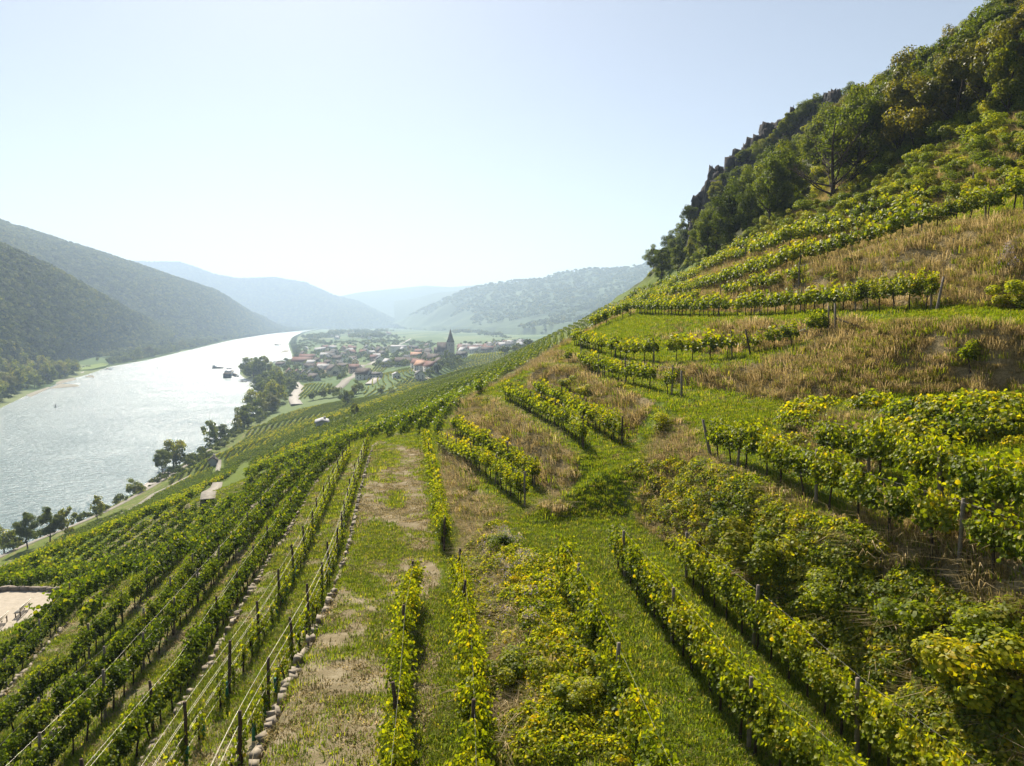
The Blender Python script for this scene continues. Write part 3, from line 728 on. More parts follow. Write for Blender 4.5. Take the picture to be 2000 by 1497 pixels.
allv = []
for ri, r_ in enumerate(ROWS):
    pts, ang = rowpts(r_['P'], r_['sp'], seed=ri); rr = np.random.default_rng(900 + ri)
    keep = rr.random(len(pts)) >= r_['miss']; pts, ang = pts[keep], ang[keep]
    u, v, w = proj(pts)
    o = np.argsort(w); pts, ang, u, v, w = pts[o], ang[o], u[o], v[o], w[o]
    k = 0
    for i in range(len(pts)):
        inside = (-30 < u[i] < 2030) and (v[i] > -50) and (v[i] - 1900 / w[i] * 1.386 < 1497) and w[i] > 4
        allv.append((w[i], ri, pts[i], ang[i], inside, k if inside else -1)); k += inside
vis = sorted([a for a in allv if a[4]], key=lambda a: a[0])
IND = vis[:300]; REST = vis[300:] + [a for a in allv if not a[4] and a[0] > 2]
first = {}
rr = np.random.default_rng(5)
def vine_fs(fs): return fs * rr.uniform(.9, 1.12)
for w, ri, p, a, ins, k in IND:
    r_ = ROWS[ri]; kd = r_['kind']; P_ = {'v': VP, 'd': VPD, 'y': VPY}[kd]; j = int(rr.integers(len(P_)))
    lab = '%s %s grapevine of %s' % (ordinal(k), r_['look'], r_['d'])
    if (kd, j) not in first:
        root = empty('grapevine', (0, 0, 0), 0, lab, 'grapevine', 'grapevines of the terrace rows'); 
        t_ = link('trunk', P_[j][0], root); f_ = link('foliage', P_[j][1], root); first[(kd, j)] = (root, t_, f_)
    else:
        r0, t0, f0 = first[(kd, j)]; root = r0.copy(); COL.objects.link(root)
        for ch in (t0, f0): c2 = ch.copy(); COL.objects.link(c2); c2.parent = root
        root['label'] = lab
    s = vine_fs(r_['fs']); root.location = p; root.scale = (s, s, s * rr.uniform(.93, 1.07))
    root.rotation_euler = (rr.normal(0, .03), rr.normal(0, .03), a + (math.pi if rr.random() < .5 else 0))
# the remaining vines of those rows, farther off
def simplevine(seed, mat, nleaf, size, thick, full, z0=.75, z1=1.85, L=1.2):
    V, F, lv = vine_foliage(seed, nleaf, size, L=L, full=full, z0=z0, z1=z1, thick=thick); mb = MBd(); mb.add(V, F, lv)
    me = mb.mesh('far_vine', mat)
    tr = MBd().tube(np.array([(0, 0, -.2), (.03, .02, .4), (0, 0, 1.0)]), [.04, .035, .03], 4)
    m2 = MBd(); m2.add(V, F, lv); n0 = sum(len(f) for f in m2.F[4]); m2.tube(np.array([(0, 0, -.2), (.03, .02, .4), (0, 0, 1.0)]), [.04, .035, .03], 4)
    nq = n0
    me = m2.mesh('far_vine', [mat, M_BARK])
    mi = np.zeros(len(me.polygons), np.int32); mi[nq:] = 1; me.polygons.foreach_set('material_index', mi)
    return me
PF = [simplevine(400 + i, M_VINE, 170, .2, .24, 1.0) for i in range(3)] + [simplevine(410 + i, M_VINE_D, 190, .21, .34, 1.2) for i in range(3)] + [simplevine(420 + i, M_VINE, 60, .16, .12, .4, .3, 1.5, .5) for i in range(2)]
off_ = {'v': (0, 3), 'd': (3, 3), 'y': (6, 2)}
pts = np.array([a[2] for a in REST]); rz = np.array([a[3] for a in REST]); pk = [off_[ROWS[a[1]]['kind']][0] + int(rr.integers(off_[ROWS[a[1]]['kind']][1])) for a in REST]
scatter('far_grapevines', pts, rz, [ROWS[a[1]]['fs'] * rr.uniform(.9, 1.12) for a in REST], PF, pk, label='smaller grapevines farther along the terrace rows', cat='grapevines')

# posts, wires
def post_mesh(seed, h, r0, mat):
    r = np.random.default_rng(seed); mb = MBd()
    P = np.array([(0, 0, -.3), (r.normal(0, .01), 0, .5), (r.normal(0, .015), r.normal(0, .015), h * .8), (0, 0, h)])
    mb.tube(P, [r0 * 1.1, r0, r0 * .96, r0 * .9], 8); return mb.mesh('vineyard_post', mat, True)
PW = {'w': [post_mesh(i, 1.95, .055, M_WOOD) for i in range(3)], 'd': [post_mesh(i + 5, 1.95, .055, M_DWOOD) for i in range(3)]}
npost = 0
for ri, r_ in enumerate(ROWS):
    pp = posts_on(r_['P'], r_['posts'], .0); pp = pp[np.argsort(proj(pp)[2])]; k = 0; u, v, w = proj(pp)
    tops = []
    for i, p in enumerate(pp):
        if w[i] < 3: continue
        if -30 < u[i] < 2030 and v[i] - 1.9 * 1386 / w[i] < 1497 and npost < 300:
            o = link('vineyard_post', PW[r_['wood']][int(rr.integers(3))], None, p)
            o.rotation_euler = (rr.normal(0, .035), rr.normal(0, .035), rr.uniform(0, 6)); o.scale = (1, 1, r_['ph'] / 1.95 * rr.uniform(.93, 1.05))
            setprops(o, '%s %s wooden post of %s' % (ordinal(k), 'grey' if r_['wood'] == 'w' else 'brown', r_['d']), 'post', 'posts of the vineyard rows'); k += 1; npost += 1
    # wires
    if r_['wires'] and len(pp) > 1:
        P = smooth(densify(r_['P'], .5), 3); P = P[(proj(P)[2] > 3) & (proj(P)[2] < 75)]
        if len(P) < 4: continue
        P = resample(P, max(4, int(polylen(P)[-1] / 1.5))); P[:, 2] = gz(P[:, 0], P[:, 1]); P[:, 2] = smooth(P, 4)[:, 2]
        mb = MBd(); hs = np.linspace(.55, 1.82, r_['wires'])
        for q, h in enumerate(hs):
            Q = offset(P, (.06 if q % 2 else -.06)); Q[:, 2] += h
            mb.tube(Q, .0042 if r_['wires'] > 3 else .0028, 4)
        o = mb.obj('trellis_wires', M_WIRE if r_['wires'] > 3 else M_WIRED); setprops(o, 'thin pale trellis wires strung along %s' % r_['d'], 'wire', 'trellis wires')
# ------------------------------------------------------------------ contour vineyards on the slopes below and beyond
w3o = offset(w3, 5.8); w4o = offset(w4, 2.4)
exc = list(map(tuple, w4o[w4o[:, 1] < 47][:, :2])) + list(map(tuple, w3o[w3o[:, 1] > 40][:, :2]))
tail = hits((640,880),(735,860),(845,855),(868,838),(905,800),(935,774),(990,735),(1040,712),(1100,672),(1165,640),(1215,612),(1290,585),(1320,556))
exc += list(map(tuple, tail[:, :2])) + [(150, 220), (150, -60), (-10, -60)]
exc = np.array(exc)
platp = np.array(plat)[:, :2]
ux = np.arange(-330, 230, 3.0); uy = np.arange(-30, 930, 3.0); UX, UY = np.meshgrid(ux, uy); US = samp(HZ0, UX, UY)
def box(A, k, ax):
    pad = [(0, 0), (0, 0)]; pad[ax] = (k, k); B = np.cumsum(np.pad(A, pad, 'edge'), axis=ax); B = np.insert(B, 0, 0, axis=ax)
    return (np.take(B, range(2 * k + 1, B.shape[ax]), ax) - np.take(B, range(0, B.shape[ax] - 2 * k - 1), ax)) / (2 * k + 1)
for _ in range(2): US = box(box(US, 5, 1), 6, 0)
def sampU(A, x, y):
    i = np.clip((np.asarray(x) - ux[0]) / 3, 0, len(ux) - 1.001); j = np.clip((np.asarray(y) - uy[0]) / 3, 0, len(uy) - 1.001); a = i.astype(int); b = j.astype(int); fa = i - a; fb = j - b
    return (A[b, a] * (1 - fa) + A[b, a + 1] * fa) * (1 - fb) + (A[b + 1, a] * (1 - fa) + A[b + 1, a + 1] * fa) * fb
uGy, uGx = np.gradient(US, 3.0)
ys = np.arange(14, 900, 1.25); CR = []; g0y, g0x = np.gradient(HZ0, GY, GX)
plan = np.vstack([RB[::-1], [[-150, -150, 0]]]) if RB[0][1] > RB[-1][1] else RB
shx = np.interp(ys, RB[RB[:, 1] < 640][:, 1], RB[RB[:, 1] < 640][:, 0])
MIDS = samp(np.hypot(g0x, g0y), ys * 0 - 60, ys)
for yi, y in enumerate(ys):
    xs = np.arange(-260, 150, .5); z = sampU(US, xs, xs * 0 + y)
    sl = samp(np.hypot(g0x, g0y), xs, xs * 0 + y)
    blk = np.floor(y / 95 + .35 * fbm(xs * .012, xs * 0 + y * .002, 2, 4)).astype(int)
    # row height step by block
    dz = np.array([1.1, 1.12, 1.12, 1.15, 1.0, .92, .8, .66, .55, .5, .46])[np.clip(blk, 0, 10)]
    ph = z / dz; k = np.floor(ph); cr = (k[1:] != k[:-1]) & (blk[1:] == blk[:-1])
    i = np.where(cr)[0]
    if not len(i): continue
    f = (np.maximum(k[i], k[i + 1]) - ph[i]) / (ph[i + 1] - ph[i] + 1e-12); x = xs[i] + .5 * np.clip(f, 0, 1)
    CR.append(np.stack([x, x * 0 + y, blk[i]], 1))
CR = np.vstack(CR); CR[:, 1] += rng.uniform(-.5, .5, len(CR))
x, y = CR[:, 0], CR[:, 1]; z = gz(x, y); u, v, w = proj(np.stack([x, y, z], 1))
ok = ~inpoly(x, y, exc) & (z > 8.5) & (u > -250) & (u < 1500) & (v < 1750) & (w > 12)
zmax = np.where(y < 240, 88, 86)
ok &= (z < zmax) & ~inpoly(x, y, platp + (platp - platp.mean(0)) * .08)
ok &= ~((y > 560) & (z < 16))
ok &= ~inpoly(x, y, PL(56, (-260,1560),(-20,1400),(190,1170),(130,1140),(0,1140),(-260,1140)))
roads = []
def roadband(pts, wdt): P = curve(hits(*pts), 2.0, 2); roads.append((P, wdt)); return P
rd1 = roadband([(428,900),(425,925)], 1.9)
rd0 = roadband([(425,948),(416,962),(406,982)], 2.2)
rd2 = roadband([(372,930),(345,945),(300,968),(255,1000),(190,1030)], 2.6)
rd3 = roadband([(480,905),(455,945),(445,975)], 2.0)
rd4 = roadband([(600,840),(640,830),(690,815)], 1.5)
for P, wd in roads: ok &= distline(x, y, P) > wd + .6
ok &= fbm(x * .02, y * .02, 3, 44) > -.62
x, y, z, w, bl = x[ok], y[ok], z[ok], w[ok], CR[ok, 2].astype(int)
ang = np.arctan2(-sampU(uGx, x, y), sampU(uGy, x, y))
def clump(seed, mat, n, size, L, thick, z0=.55, z1=1.8):
    V, F, lv = vine_foliage(seed, n, size, L=L, full=.8, z0=z0, z1=z1, thick=thick)
    return MBd().add(V, F, lv).mesh('vine_clump', mat)
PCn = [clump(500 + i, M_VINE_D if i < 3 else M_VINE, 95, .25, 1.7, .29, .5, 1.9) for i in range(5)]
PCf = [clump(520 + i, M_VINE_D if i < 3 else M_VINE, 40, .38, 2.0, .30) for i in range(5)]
pk = rng.integers(0, 3, len(x)); pk = np.where((fbm(x * .012, y * .008, 2, 15) > .05) & (w > 75), rng.integers(1, 5, len(x)), pk)
pk = pk + np.where(w > 150, 5, 0)
scatter('vineyard_rows', np.stack([x, y, z], 1), ang, rng.uniform(.85, 1.12, len(x)), PCn + PCf, pk, label='long contour rows of vines covering the slope down to the river', cat='vineyard')
print('contour clumps', len(x))

# ------------------------------------------------------------------ grass
def tuft(seed, n, rad, h0, h1, wd, mat, arch=.35, lv0=.2, lv1=.8):
    r = np.random.default_rng(seed); a = r.uniform(0, 6.28, n); rr_ = rad * np.sqrt(r.random(n)); h = r.uniform(h0, h1, n)
    bx, by = rr_ * np.cos(a), rr_ * np.sin(a); da = a + r.normal(0, .7, n); b = r.uniform(.2, 1, n) * arch * h
    sx, sy = -np.sin(da) * wd, np.cos(da) * wd
    P0a = np.stack([bx - sx, by - sy, bx * 0 - .02], 1); P0b = np.stack([bx + sx, by + sy, bx * 0 - .02], 1)
    mx, my = bx + np.cos(da) * b * .35, by + np.sin(da) * b * .35
    P1a = np.stack([mx - sx * .8, my - sy * .8, h * .6], 1); P1b = np.stack([mx + sx * .8, my + sy * .8, h * .6], 1)
    P2 = np.stack([bx + np.cos(da) * b * 1.3, by + np.sin(da) * b * 1.3, h * (1 - .25 * arch)], 1)
    V = np.stack([P0a, P0b, P1b, P1a, P2], 1).reshape(-1, 3); bs = np.arange(n)[:, None] * 5
    F = [bs + np.array([[0, 1, 2, 3]]), bs + np.array([[3, 2, 4]])]
    lv = np.repeat(r.uniform(lv0, lv1, n), 5)
    return MBd().add(V, F, lv).mesh('tuft', mat)
TG = [tuft(1, 34, .24, .05, .14, .010, M_GRASS, .6, .1, .7), tuft(2, 30, .26, .06, .2, .010, M_GRASS, .6, .2, .85), tuft(3, 26, .22, .1, .28, .011, M_GRASS, .8, .3, 1.0)]
TD = [tuft(11, 44, .26, .2, .55, .009, M_DRY, 1.2, .1, .8), tuft(12, 44, .3, .3, .75, .009, M_DRY, 1.5, .3, 1.0), tuft(13, 36, .25, .15, .4, .010, M_DRY, 1.4, .0, .6)]
def sample_ground(n, wmin, wmax):
    """random points on the near ground, denser near the camera"""
    w_ = np.sqrt(rng.uniform(wmin ** 2, wmax ** 2, n)); a_ = rng.uniform(-.95, .95, n)
    x = w_ * a_; y = w_; return x, y
def frame_ok(x, y, z, m=120):
    u, v, w = proj(np.stack([x, y, z], 1)); return (u > -m) & (u < 2000 + m) & (v < 1497 + m * 1.6) & (v > -m)
dryG = dry; bareG = bare
def grass(n, wmin, wmax, s):
    x, y = sample_ground(n, wmin, wmax); z = gz(x, y); d = samp(dryG, x, y); b = samp(bareG, x, y)
    k = frame_ok(x, y, z) & (z > 50) & (z < 100)
    pn = fbm(x * .5, y * .5, 3, 61) * .5 + .5; pm = fbm(x * .16, y * .16, 3, 63) * .5 + .5
    isdry = (d + (pm - .5) * .8 + rng.normal(0, .12, n)) > .55
    bb = b - (pn - .5) * 2.2
    k &= ~(~isdry & (rng.random(n) < np.clip(bb, 0, .97)))
    x, y, z, isdry, b, pn = (q[k] for q in (x, y, z, isdry, b, pn))
    return x, y, z, isdry, b
for (n, w0, w1, s) in ((62000, 12, 42, 1.0), (95000, 42, 115, 1.9)):
    x, y, z, dr, b = grass(n, w0, w1, s)
    g = ~dr; P_ = np.stack([x, y, z], 1); m = g.sum()
    gi_ = np.where(g)[0]; extra = np.where(~g)[0][rng.random((~g).sum()) < .17]; gg = np.concatenate([gi_, extra]); m = len(gg)
    pk_ = np.where(rng.random(m) < .8, rng.integers(0, 2, m), 2); pk_[len(gi_):] = 2; sc_g = rng.uniform(.7, 1.25, m) * (s if s < 1.5 else 1.5); sc_g[len(gi_):] *= 1.5
    scatter('grass', P_[gg], rng.uniform(0, 6.28, m), sc_g, TG, pk_, label='short green grass on the terraces', cat='grass')
    m = dr.sum(); keep = rng.random(m) < (.55 if w0 < 20 else .8); m = keep.sum()
    scatter('dry_grass', P_[dr][keep], rng.uniform(0, 6.28, m), rng.uniform(.45, 1.15, m) * (s if s < 1.5 else 1.5), TD, rng.integers(0, 3, m), label='tall bleached grass on the terrace banks', cat='grass')

x, y = sample_ground(95000, 11, 85); z = gz(x, y); b = samp(bareG, x, y); pn = fbm(x * .8, y * .8, 3, 67); k = frame_ok(x, y, z) & (((b > .3) & (pn + rng.normal(0, .25, len(x)) > -.12)) | ((b <= .3) & (pn + rng.normal(0, .2, len(x)) > .12))) & (z > 55) & (z < 84)
x, y, z = x[k], y[k], z[k]
TS = [tuft(21, 26, .22, .03, .09, .012, M_DRY, 1.6, .0, .55), tuft(22, 26, .24, .03, .1, .012, M_DRY, 1.6, .1, .7), tuft(23, 22, .2, .04, .1, .010, M_GRASS, 1.0, .2, .8)]
scatter('thatch', np.stack([x, y, z], 1), rng.uniform(0, 6.28, len(x)), rng.uniform(.7, 1.5, len(x)), TS, np.where(fbm(x * .3, y * .3, 2, 68) + rng.normal(0, .3, len(x)) > .3, 2, rng.integers(0, 2, len(x))), label='short withered turf on the bare footpath', cat='grass')

# ------------------------------------------------------------------ creepers and brambles over the banks
def dome(seed, n, r0, h, size, mat, lvb=.35):
    r = np.random.default_rng(seed); a = r.uniform(0, 6.28, n); q = np.sqrt(r.random(n)); 
    bump = .75 + .35 * np.sin(a * 3 + seed) * q + r.normal(0, .12, n)
    x = np.cos(a) * q * r0; y = np.sin(a) * q * r0; z = h * np.sqrt(np.clip(1 - q ** 2, 0, 1)) * bump + .03
    C = np.stack([x, y, z], 1); N = np.stack([x / r0 + r.normal(0, .5, n), y / r0 + r.normal(0, .5, n), .6 + r.normal(0, .45, n)], 1)
    lv = np.clip(lvb + r.normal(0, .2, n) + (r.random(n) < .06) * .35, 0, 1)
    V, F, l = leaves(C, N, r.uniform(.7, 1.3, n) * size, lv, seed=seed); return MBd().add(V, F, l)
PB = [dome(600 + i, 430, .75, .5, .088, M_BUSH, .6).mesh('creeper', M_BUSH) for i in range(4)] + [dome(610 + i, 320, .6, .45, .1, M_VINE, .66).mesh('creeper', M_VINE) for i in range(3)]
mound_px = [(905,1120),(935,1045),(1000,1025),(1060,1075),(1100,1150),(1165,1290),(1225,1430),(1250,1497),(955,1497),(928,1300)]
bank_px = [(1245,905),(1370,903),(1560,1010),(1820,1145),(2000,1255),(2000,1497),(1800,1497),(1650,1345),(1505,1215),(1385,1110),(1290,1045)]
bush_px = [(1545,803),(1700,798),(2000,800),(2000,1000),(1900,972),(1750,925),(1620,885),(1540,860)]
def polyw(px): return hits(*px)[:, :2]
MOUND, BANK, BUSHB = polyw(mound_px), polyw(bank_px), polyw(bush_px)
BANK = np.vstack([BANK, [[12.5, 11.5]]]) if False else BANK
def rand_in(poly, n, seed=0):
    r = np.random.default_rng(seed); lo, hi = poly.min(0), poly.max(0); out = []
    while len(out) < n:
        p = r.uniform(lo, hi, (n * 3, 2)); p = p[inpoly(p[:, 0], p[:, 1], poly)]; out += list(p)
        if not len(p): break
    return np.array(out[:n])
cp = []; ck = []; cs = []
for poly, n, thr, kk, s0, s1 in ((MOUND, 620, -.4, .55, .45, .95), (BANK, 2700, -.5, .45, .45, 1.05), (BUSHB, 700, -.14, .6, .5, 1.55)):
    p = rand_in(poly, n, int(thr * 100) + 500); f = fbm(p[:, 0] * .35, p[:, 1] * .35, 3, 71); p = p[f > thr]
    if poly is BANK:   # the part next to the ramp is dry grass
        uu = proj(np.stack([p[:, 0], p[:, 1], gz(p[:, 0], p[:, 1])], 1))[0]; p = p[rng.random(len(p)) < np.clip((uu - 1270) / 420, .10, 1)]
    if poly is BUSHB: p = p[distline(p[:, 0], p[:, 1], [r_ for r_ in ROWS if r_['d'].startswith('the back row above the large')][0]['P']) > 1.5]
    cp.append(p); ck.append(np.where(rng.random(len(p)) < kk, rng.integers(4, 7, len(p)), rng.integers(0, 4, len(p)))); cs.append(rng.uniform(s0, s1, len(p)))
# a thin scatter on the other banks
q = np.stack(sample_ground(5000, 25, 100), 1); zq = gz(q[:, 0], q[:, 1]); f = fbm(q[:, 0] * .11, q[:, 1] * .11, 3, 73)
q = q[(samp(dryG, q[:, 0], q[:, 1]) > .4) & (f > .2) & frame_ok(q[:, 0], q[:, 1], zq) & (zq < 92)]
cp.append(q); ck.append(rng.integers(0, 7, len(q))); cs.append(rng.uniform(.4, 1.0, len(q)))
cp = np.vstack(cp); ck = np.concatenate(ck); cs = np.concatenate(cs)
scatter('bramble_cover', np.column_stack([cp, gz(cp[:, 0], cp[:, 1]) - .05]), rng.uniform(0, 6.28, len(cp)), cs, PB, ck, label='tangled creepers and wild vines over the banks', cat='creeper')
# asters
fl = []
for px, n in (([(925,1090),(1000,1040),(1100,1200),(1060,1260),(960,1230)], 130), ([(1665,1015),(1695,1030),(1690,1055),(1668,1045)], 8), ([(1890,560),(1990,480),(1990,540)], 60)):
    pw = polyw(px); p = rand_in(pw, n, 9); f = fbm(p[:, 0] * 1.1, p[:, 1] * 1.1, 2, 5); p = p[f > -.1]; fl.append(p)
fl = np.vstack(fl)
PFL = [dome(640 + i, 26, .22, .35, .045, M_FLOWER, .5).mesh('aster', M_FLOWER) for i in range(2)]
scatter('asters', np.column_stack([fl, gz(fl[:, 0], fl[:, 1]) + .3]), rng.uniform(0, 6, len(fl)), rng.uniform(.7, 1.3, len(fl)), PFL, rng.integers(0, 2, len(fl)), label='small lilac asters blooming in the bank grass', cat='flowers')

# ------------------------------------------------------------------ trees and bushes
def crown(seed, h, wd, z0, nclump, nleaf, size, flat=.8, hollow=.55, lvb=.42):
    """leaf clumps on and inside an uneven ellipsoid"""
    r = np.random.default_rng(seed); C = []; N = []; LV = []
    for i in range(nclump):
        d = r.normal(size=3); d /= np.linalg.norm(d); d[2] = d[2] * .9 + .1
        rad = r.uniform(hollow, 1.0); k = (z0 + h) / 2; hz = (h - z0) / 2
        c = np.array([d[0] * wd * rad, d[1] * wd * rad, k + d[2] * hz * rad]); c[:2] *= 1 - .25 * max(0, d[2])
        rc = wd * r.uniform(.22, .42); m = int(nleaf / nclump * r.uniform(.6, 1.4))
        e = r.normal(size=(m, 3)); e /= np.linalg.norm(e, axis=1)[:, None]; q = r.uniform(.35, 1.05, m) ** .6
        p = c + e * (rc * q)[:, None] * np.array([1, 1, flat])
        C.append(p); N.append(e + np.array([0, 0, .5]) + r.normal(0, .45, (m, 3))); LV.append(np.clip(lvb + r.normal(0, .08) + r.normal(0, .13, m), 0, 1))
    C = np.vstack(C); N = np.vstack(N); LV = np.concatenate(LV); m = len(C)
    return leaves(C, N, r.uniform(.7, 1.3, m) * size, LV, six=False, seed=seed)
def trunk(seed, h, wd, z0, r0, limbs=9, twigs=0):
    r = np.random.default_rng(seed + 900); mb = MBd()
    P = [np.array([0, 0, -.6])]; x = y = 0
    for k in range(1, 6): x += r.normal(0, .025 * h); y += r.normal(0, .025 * h); P.append(np.array([x, y, h * .82 * k / 5]))
    P = np.array(P); mb.tube(P, np.linspace(r0, r0 * .22, 6), 7)
    for i in range(limbs):
        f = r.uniform(max(.12, z0 / h * .8), .8); b = P[0] + (P[-1] - P[0]) * f
        b = np.array([np.interp(b[2], P[:, 2], P[:, 0]), np.interp(b[2], P[:, 2], P[:, 1]), b[2]])
        a = i * 2.4 + r.normal(0, .4); L = wd * r.uniform(.6, .95) * (1.15 - f * .5)
        e = b + np.array([math.cos(a) * L, math.sin(a) * L, L * r.uniform(.35, 1.0)]); mid = (b + e) / 2 + np.array([0, 0, -.08 * L])
        rr0 = r0 * (1 - f) * .6 + .02; mb.tube(np.array([b, mid, e]), [rr0, rr0 * .6, rr0 * .2], 5)
        for t_ in range(twigs):
            g = r.uniform(.3, 1); s_ = b + (e - b) * g; a2 = a + r.normal(0, .9); L2 = L * r.uniform(.25, .5)
            e2 = s_ + np.array([math.cos(a2) * L2, math.sin(a2) * L2, L2 * r.uniform(.3, 1.3)]); mb.tube(np.array([s_, e2]), [rr0 * .35, rr0 * .08], 4)
            for t2 in range(3):
                s3 = s_ + (e2 - s_) * r.uniform(.3, 1); e3 = s3 + r.normal(0, .3, 3) * L2 + np.array([0, 0, .35 * L2]); mb.tube(np.array([s3, e3]), [rr0 * .16, rr0 * .05], 3)
    return mb
def treeproto(seed, h, wd, z0, nclump, nleaf, size, mat, r0=None, hollow=.5, lvb=.42, flat=.8):
    V, F, lv = crown(seed, h, wd, z0, nclump, nleaf, size, hollow=hollow, lvb=lvb, flat=flat)
    return (trunk(seed, h, wd, z0, r0 or h * .022).mesh('trunk', M_BARK, True), MBd().add(V, F, lv).mesh('crown', mat))
TREES = [treeproto(1, 9, 3.0, 1.2, 34, 9500, .25, M_TREE), treeproto(2, 9, 3.5, .8, 40, 10500, .25, M_TREE), treeproto(3, 9, 2.5, 1.4, 30, 8000, .25, M_TREE, lvb=.52),
         treeproto(4, 9, 3.2, .8, 36, 9500, .25, M_TREE, lvb=.36), treeproto(5, 9, 2.8, 1.0, 28, 8500, .25, M_TREE, lvb=.6)]
TREEY = [treeproto(11, 9, 2.8, 1.0, 28, 7500, .24, M_TREEY), treeproto(12, 9, 3.2, .8, 30, 8000, .24, M_TREEY, lvb=.35)]
MIDT = [treeproto(21, 10, 4.0, .1, 24, 1700, .6, M_TREE, lvb=.55), treeproto(22, 10, 3.4, .0, 22, 1500, .6, M_TREE, lvb=.66), treeproto(23, 10, 4.4, .0, 26, 1800, .62, M_TREE, lvb=.5)]
def place(proto, p, s, label, cat, group, name='tree', rz=None, first_={}, sx=1.0):
    key = id(proto[0])
    if key not in first_:
        root = empty(name, (0, 0, 0), 0, label, cat, group); ch = [link('trunk', proto[0], root), link('crown', proto[1], root)]; first_[key] = (root, ch)
    else:
        r0, ch0 = first_[key]; root = r0.copy(); root.name = name; COL.objects.link(root)
        for c in ch0: c2 = c.copy(); COL.objects.link(c2); c2.parent = root
        setprops(root, label, cat, group)
    root.location = p; root.scale = (s * sx, s * sx, s); root.rotation_euler = (0, 0, rng.uniform(0, 6.28) if rz is None else rz); return root
# wooded slope top right
fpx = [(1262,560),(1330,530),(1400,498),(1500,455),(1620,390),(1750,338),(1880,278),(2000,228),(2110,180),(2110,-40),(2000,15),(1850,122),(1700,197),(1600,235),(1520,300),(1450,360),(1385,420),(1330,470),(1262,540)]
cand = []
r = np.random.default_rng(77)
tries = 0
fpa = np.array(fpx, float)
while len(cand) < 158 and tries < 4200:
    tries += 1
    u, v = r.uniform(1262, 2110), r.uniform(-40, 562)
    if not inpoly(np.array([u]), np.array([v]), fpa)[0]: continue
    p = hit(u, v)
    if p is None or p[1] > 420: continue
    w = proj(p)[2]; md = 3.9 if w < 130 else 5.3
    if any((p[0] - c[0][0]) ** 2 + (p[1] - c[0][1]) ** 2 < md ** 2 for c in cand): continue
    if 1535 < u < 1665 and v > 345: continue
    cand.append((p, u, v, w))
edge_uv = np.array([(1262,560),(1400,498),(1500,455),(1620,390),(1750,338),(1880,278),(2000,228),(2110,180)], float)
top_uv = np.array([(1262,530),(1330,460),(1385,410),(1450,350),(1520,290),(1600,228),(1700,190),(1850,118),(2000,10),(2110,-60)], float)
for p, u, v, w in cand:
    dv_top = v - np.interp(u, top_uv[:, 0], top_uv[:, 1]); up = np.clip(dv_top / 90, 0, 1)
    hgt = (4.6 + 4.6 * up) * r.uniform(.85, 1.3)
    if u < 1400 : hgt = 8.5 * r.uniform(.8, 1.2)
    if 1385 < u < 1620 and dv_top < 60: hgt *= .6
    yl = (u > 1640 and r.random() < .42) or (u > 1500 and r.random() < .10)
    pr = TREEY[r.integers(2)] if yl else TREES[r.integers(5)]
    zone = 'on the skyline' if dv_top < 45 else ('at the lower edge' if np.interp(u, edge_uv[:, 0], edge_uv[:, 1]) - v < 45 else 'in the middle')
    side = 'under the crags' if u < 1480 else ('near the bare tree' if u < 1740 else ('right of the bare tree' if u < 1880 else 'by the right picture edge'))
    lab = ('yellowing' if yl else ('dark green' if u < 1480 else 'green leafy')) + ' tree ' + zone + ' of the hillside wood ' + side
    place(pr, p - np.array([0, 0, .2]), hgt / 9, lab, 'tree', 'trees of the hillside wood', sx=r.uniform(.72, 1.02))
# the nearly bare tree
bp = hit(1622, 396)
V, F, lv = crown(55, 10.5, 3.4, 3.5, 26, 420, .22, hollow=.5, lvb=.3)
root = empty('bare_tree', bp, .6, 'almost leafless spreading tree at the lower edge of the wood', 'tree')
trunk(56, 11.5, 4.6, 1.8, .26, 17, 9).obj('trunk', M_BARK, root, True); link('crown', MBd().add(V, F, lv).mesh('crown', M_TREE), root)
# bushes on the slope under the wood
def bushproto(seed, n, mat, lvb, size=.1):
    V, F, lv = crown(seed, 1.7, 1.15, .1, 11, n, size, hollow=.35, lvb=lvb, flat=.9)
    st = MBd(); rr_ = np.random.default_rng(seed)
    for k in range(5): a = k * 1.3; st.tube(np.array([(0, 0, -.2), (math.cos(a) * .25, math.sin(a) * .25, .6), (math.cos(a) * .6, math.sin(a) * .6, 1.15)]), [.03, .02, .008], 4)
    return (st.mesh('stems', M_BARK, True), MBd().add(V, F, lv).mesh('foliage', mat))
BUSHES = [bushproto(31, 3400, M_BUSH, .42), bushproto(32, 3400, M_BUSH, .54), bushproto(33, 3200, M_BUSH, .66), bushproto(34, 3300, M_VINE, .55), bushproto(35, 3400, M_TREE, .62)]
def place_bush(p, s, label, group=None, pr=None, name='bush', sx=1.0, first_={}):
    pr = pr or BUSHES[rng.integers(len(BUSHES))]; key = id(pr[0])
    if key not in first_:
        root = empty(name, (0, 0, 0), 0, label, 'bush', group); ch = [link('stems', pr[0], root), link('foliage', pr[1], root)]; first_[key] = (root, ch)
    else:
        r0, ch0 = first_[key]; root = r0.copy(); root.name = name; COL.objects.link(root)
        if 'group' in root: del root['group']
        for c in ch0: c2 = c.copy(); COL.objects.link(c2); c2.parent = root
        setprops(root, label, 'bush', group)
    root.location = p; root.scale = (s * sx, s * sx, s); root.rotation_euler = (0, 0, rng.uniform(0, 6.28)); return root
spx = np.array([(1330,548),(1420,500),(1500,458),(1620,395),(1750,345),(1880,285),(2040,225),(2040,385),(1900,408),(1790,425),(1650,455),(1532,478),(1440,505)], float)
cand = []; tries = 0
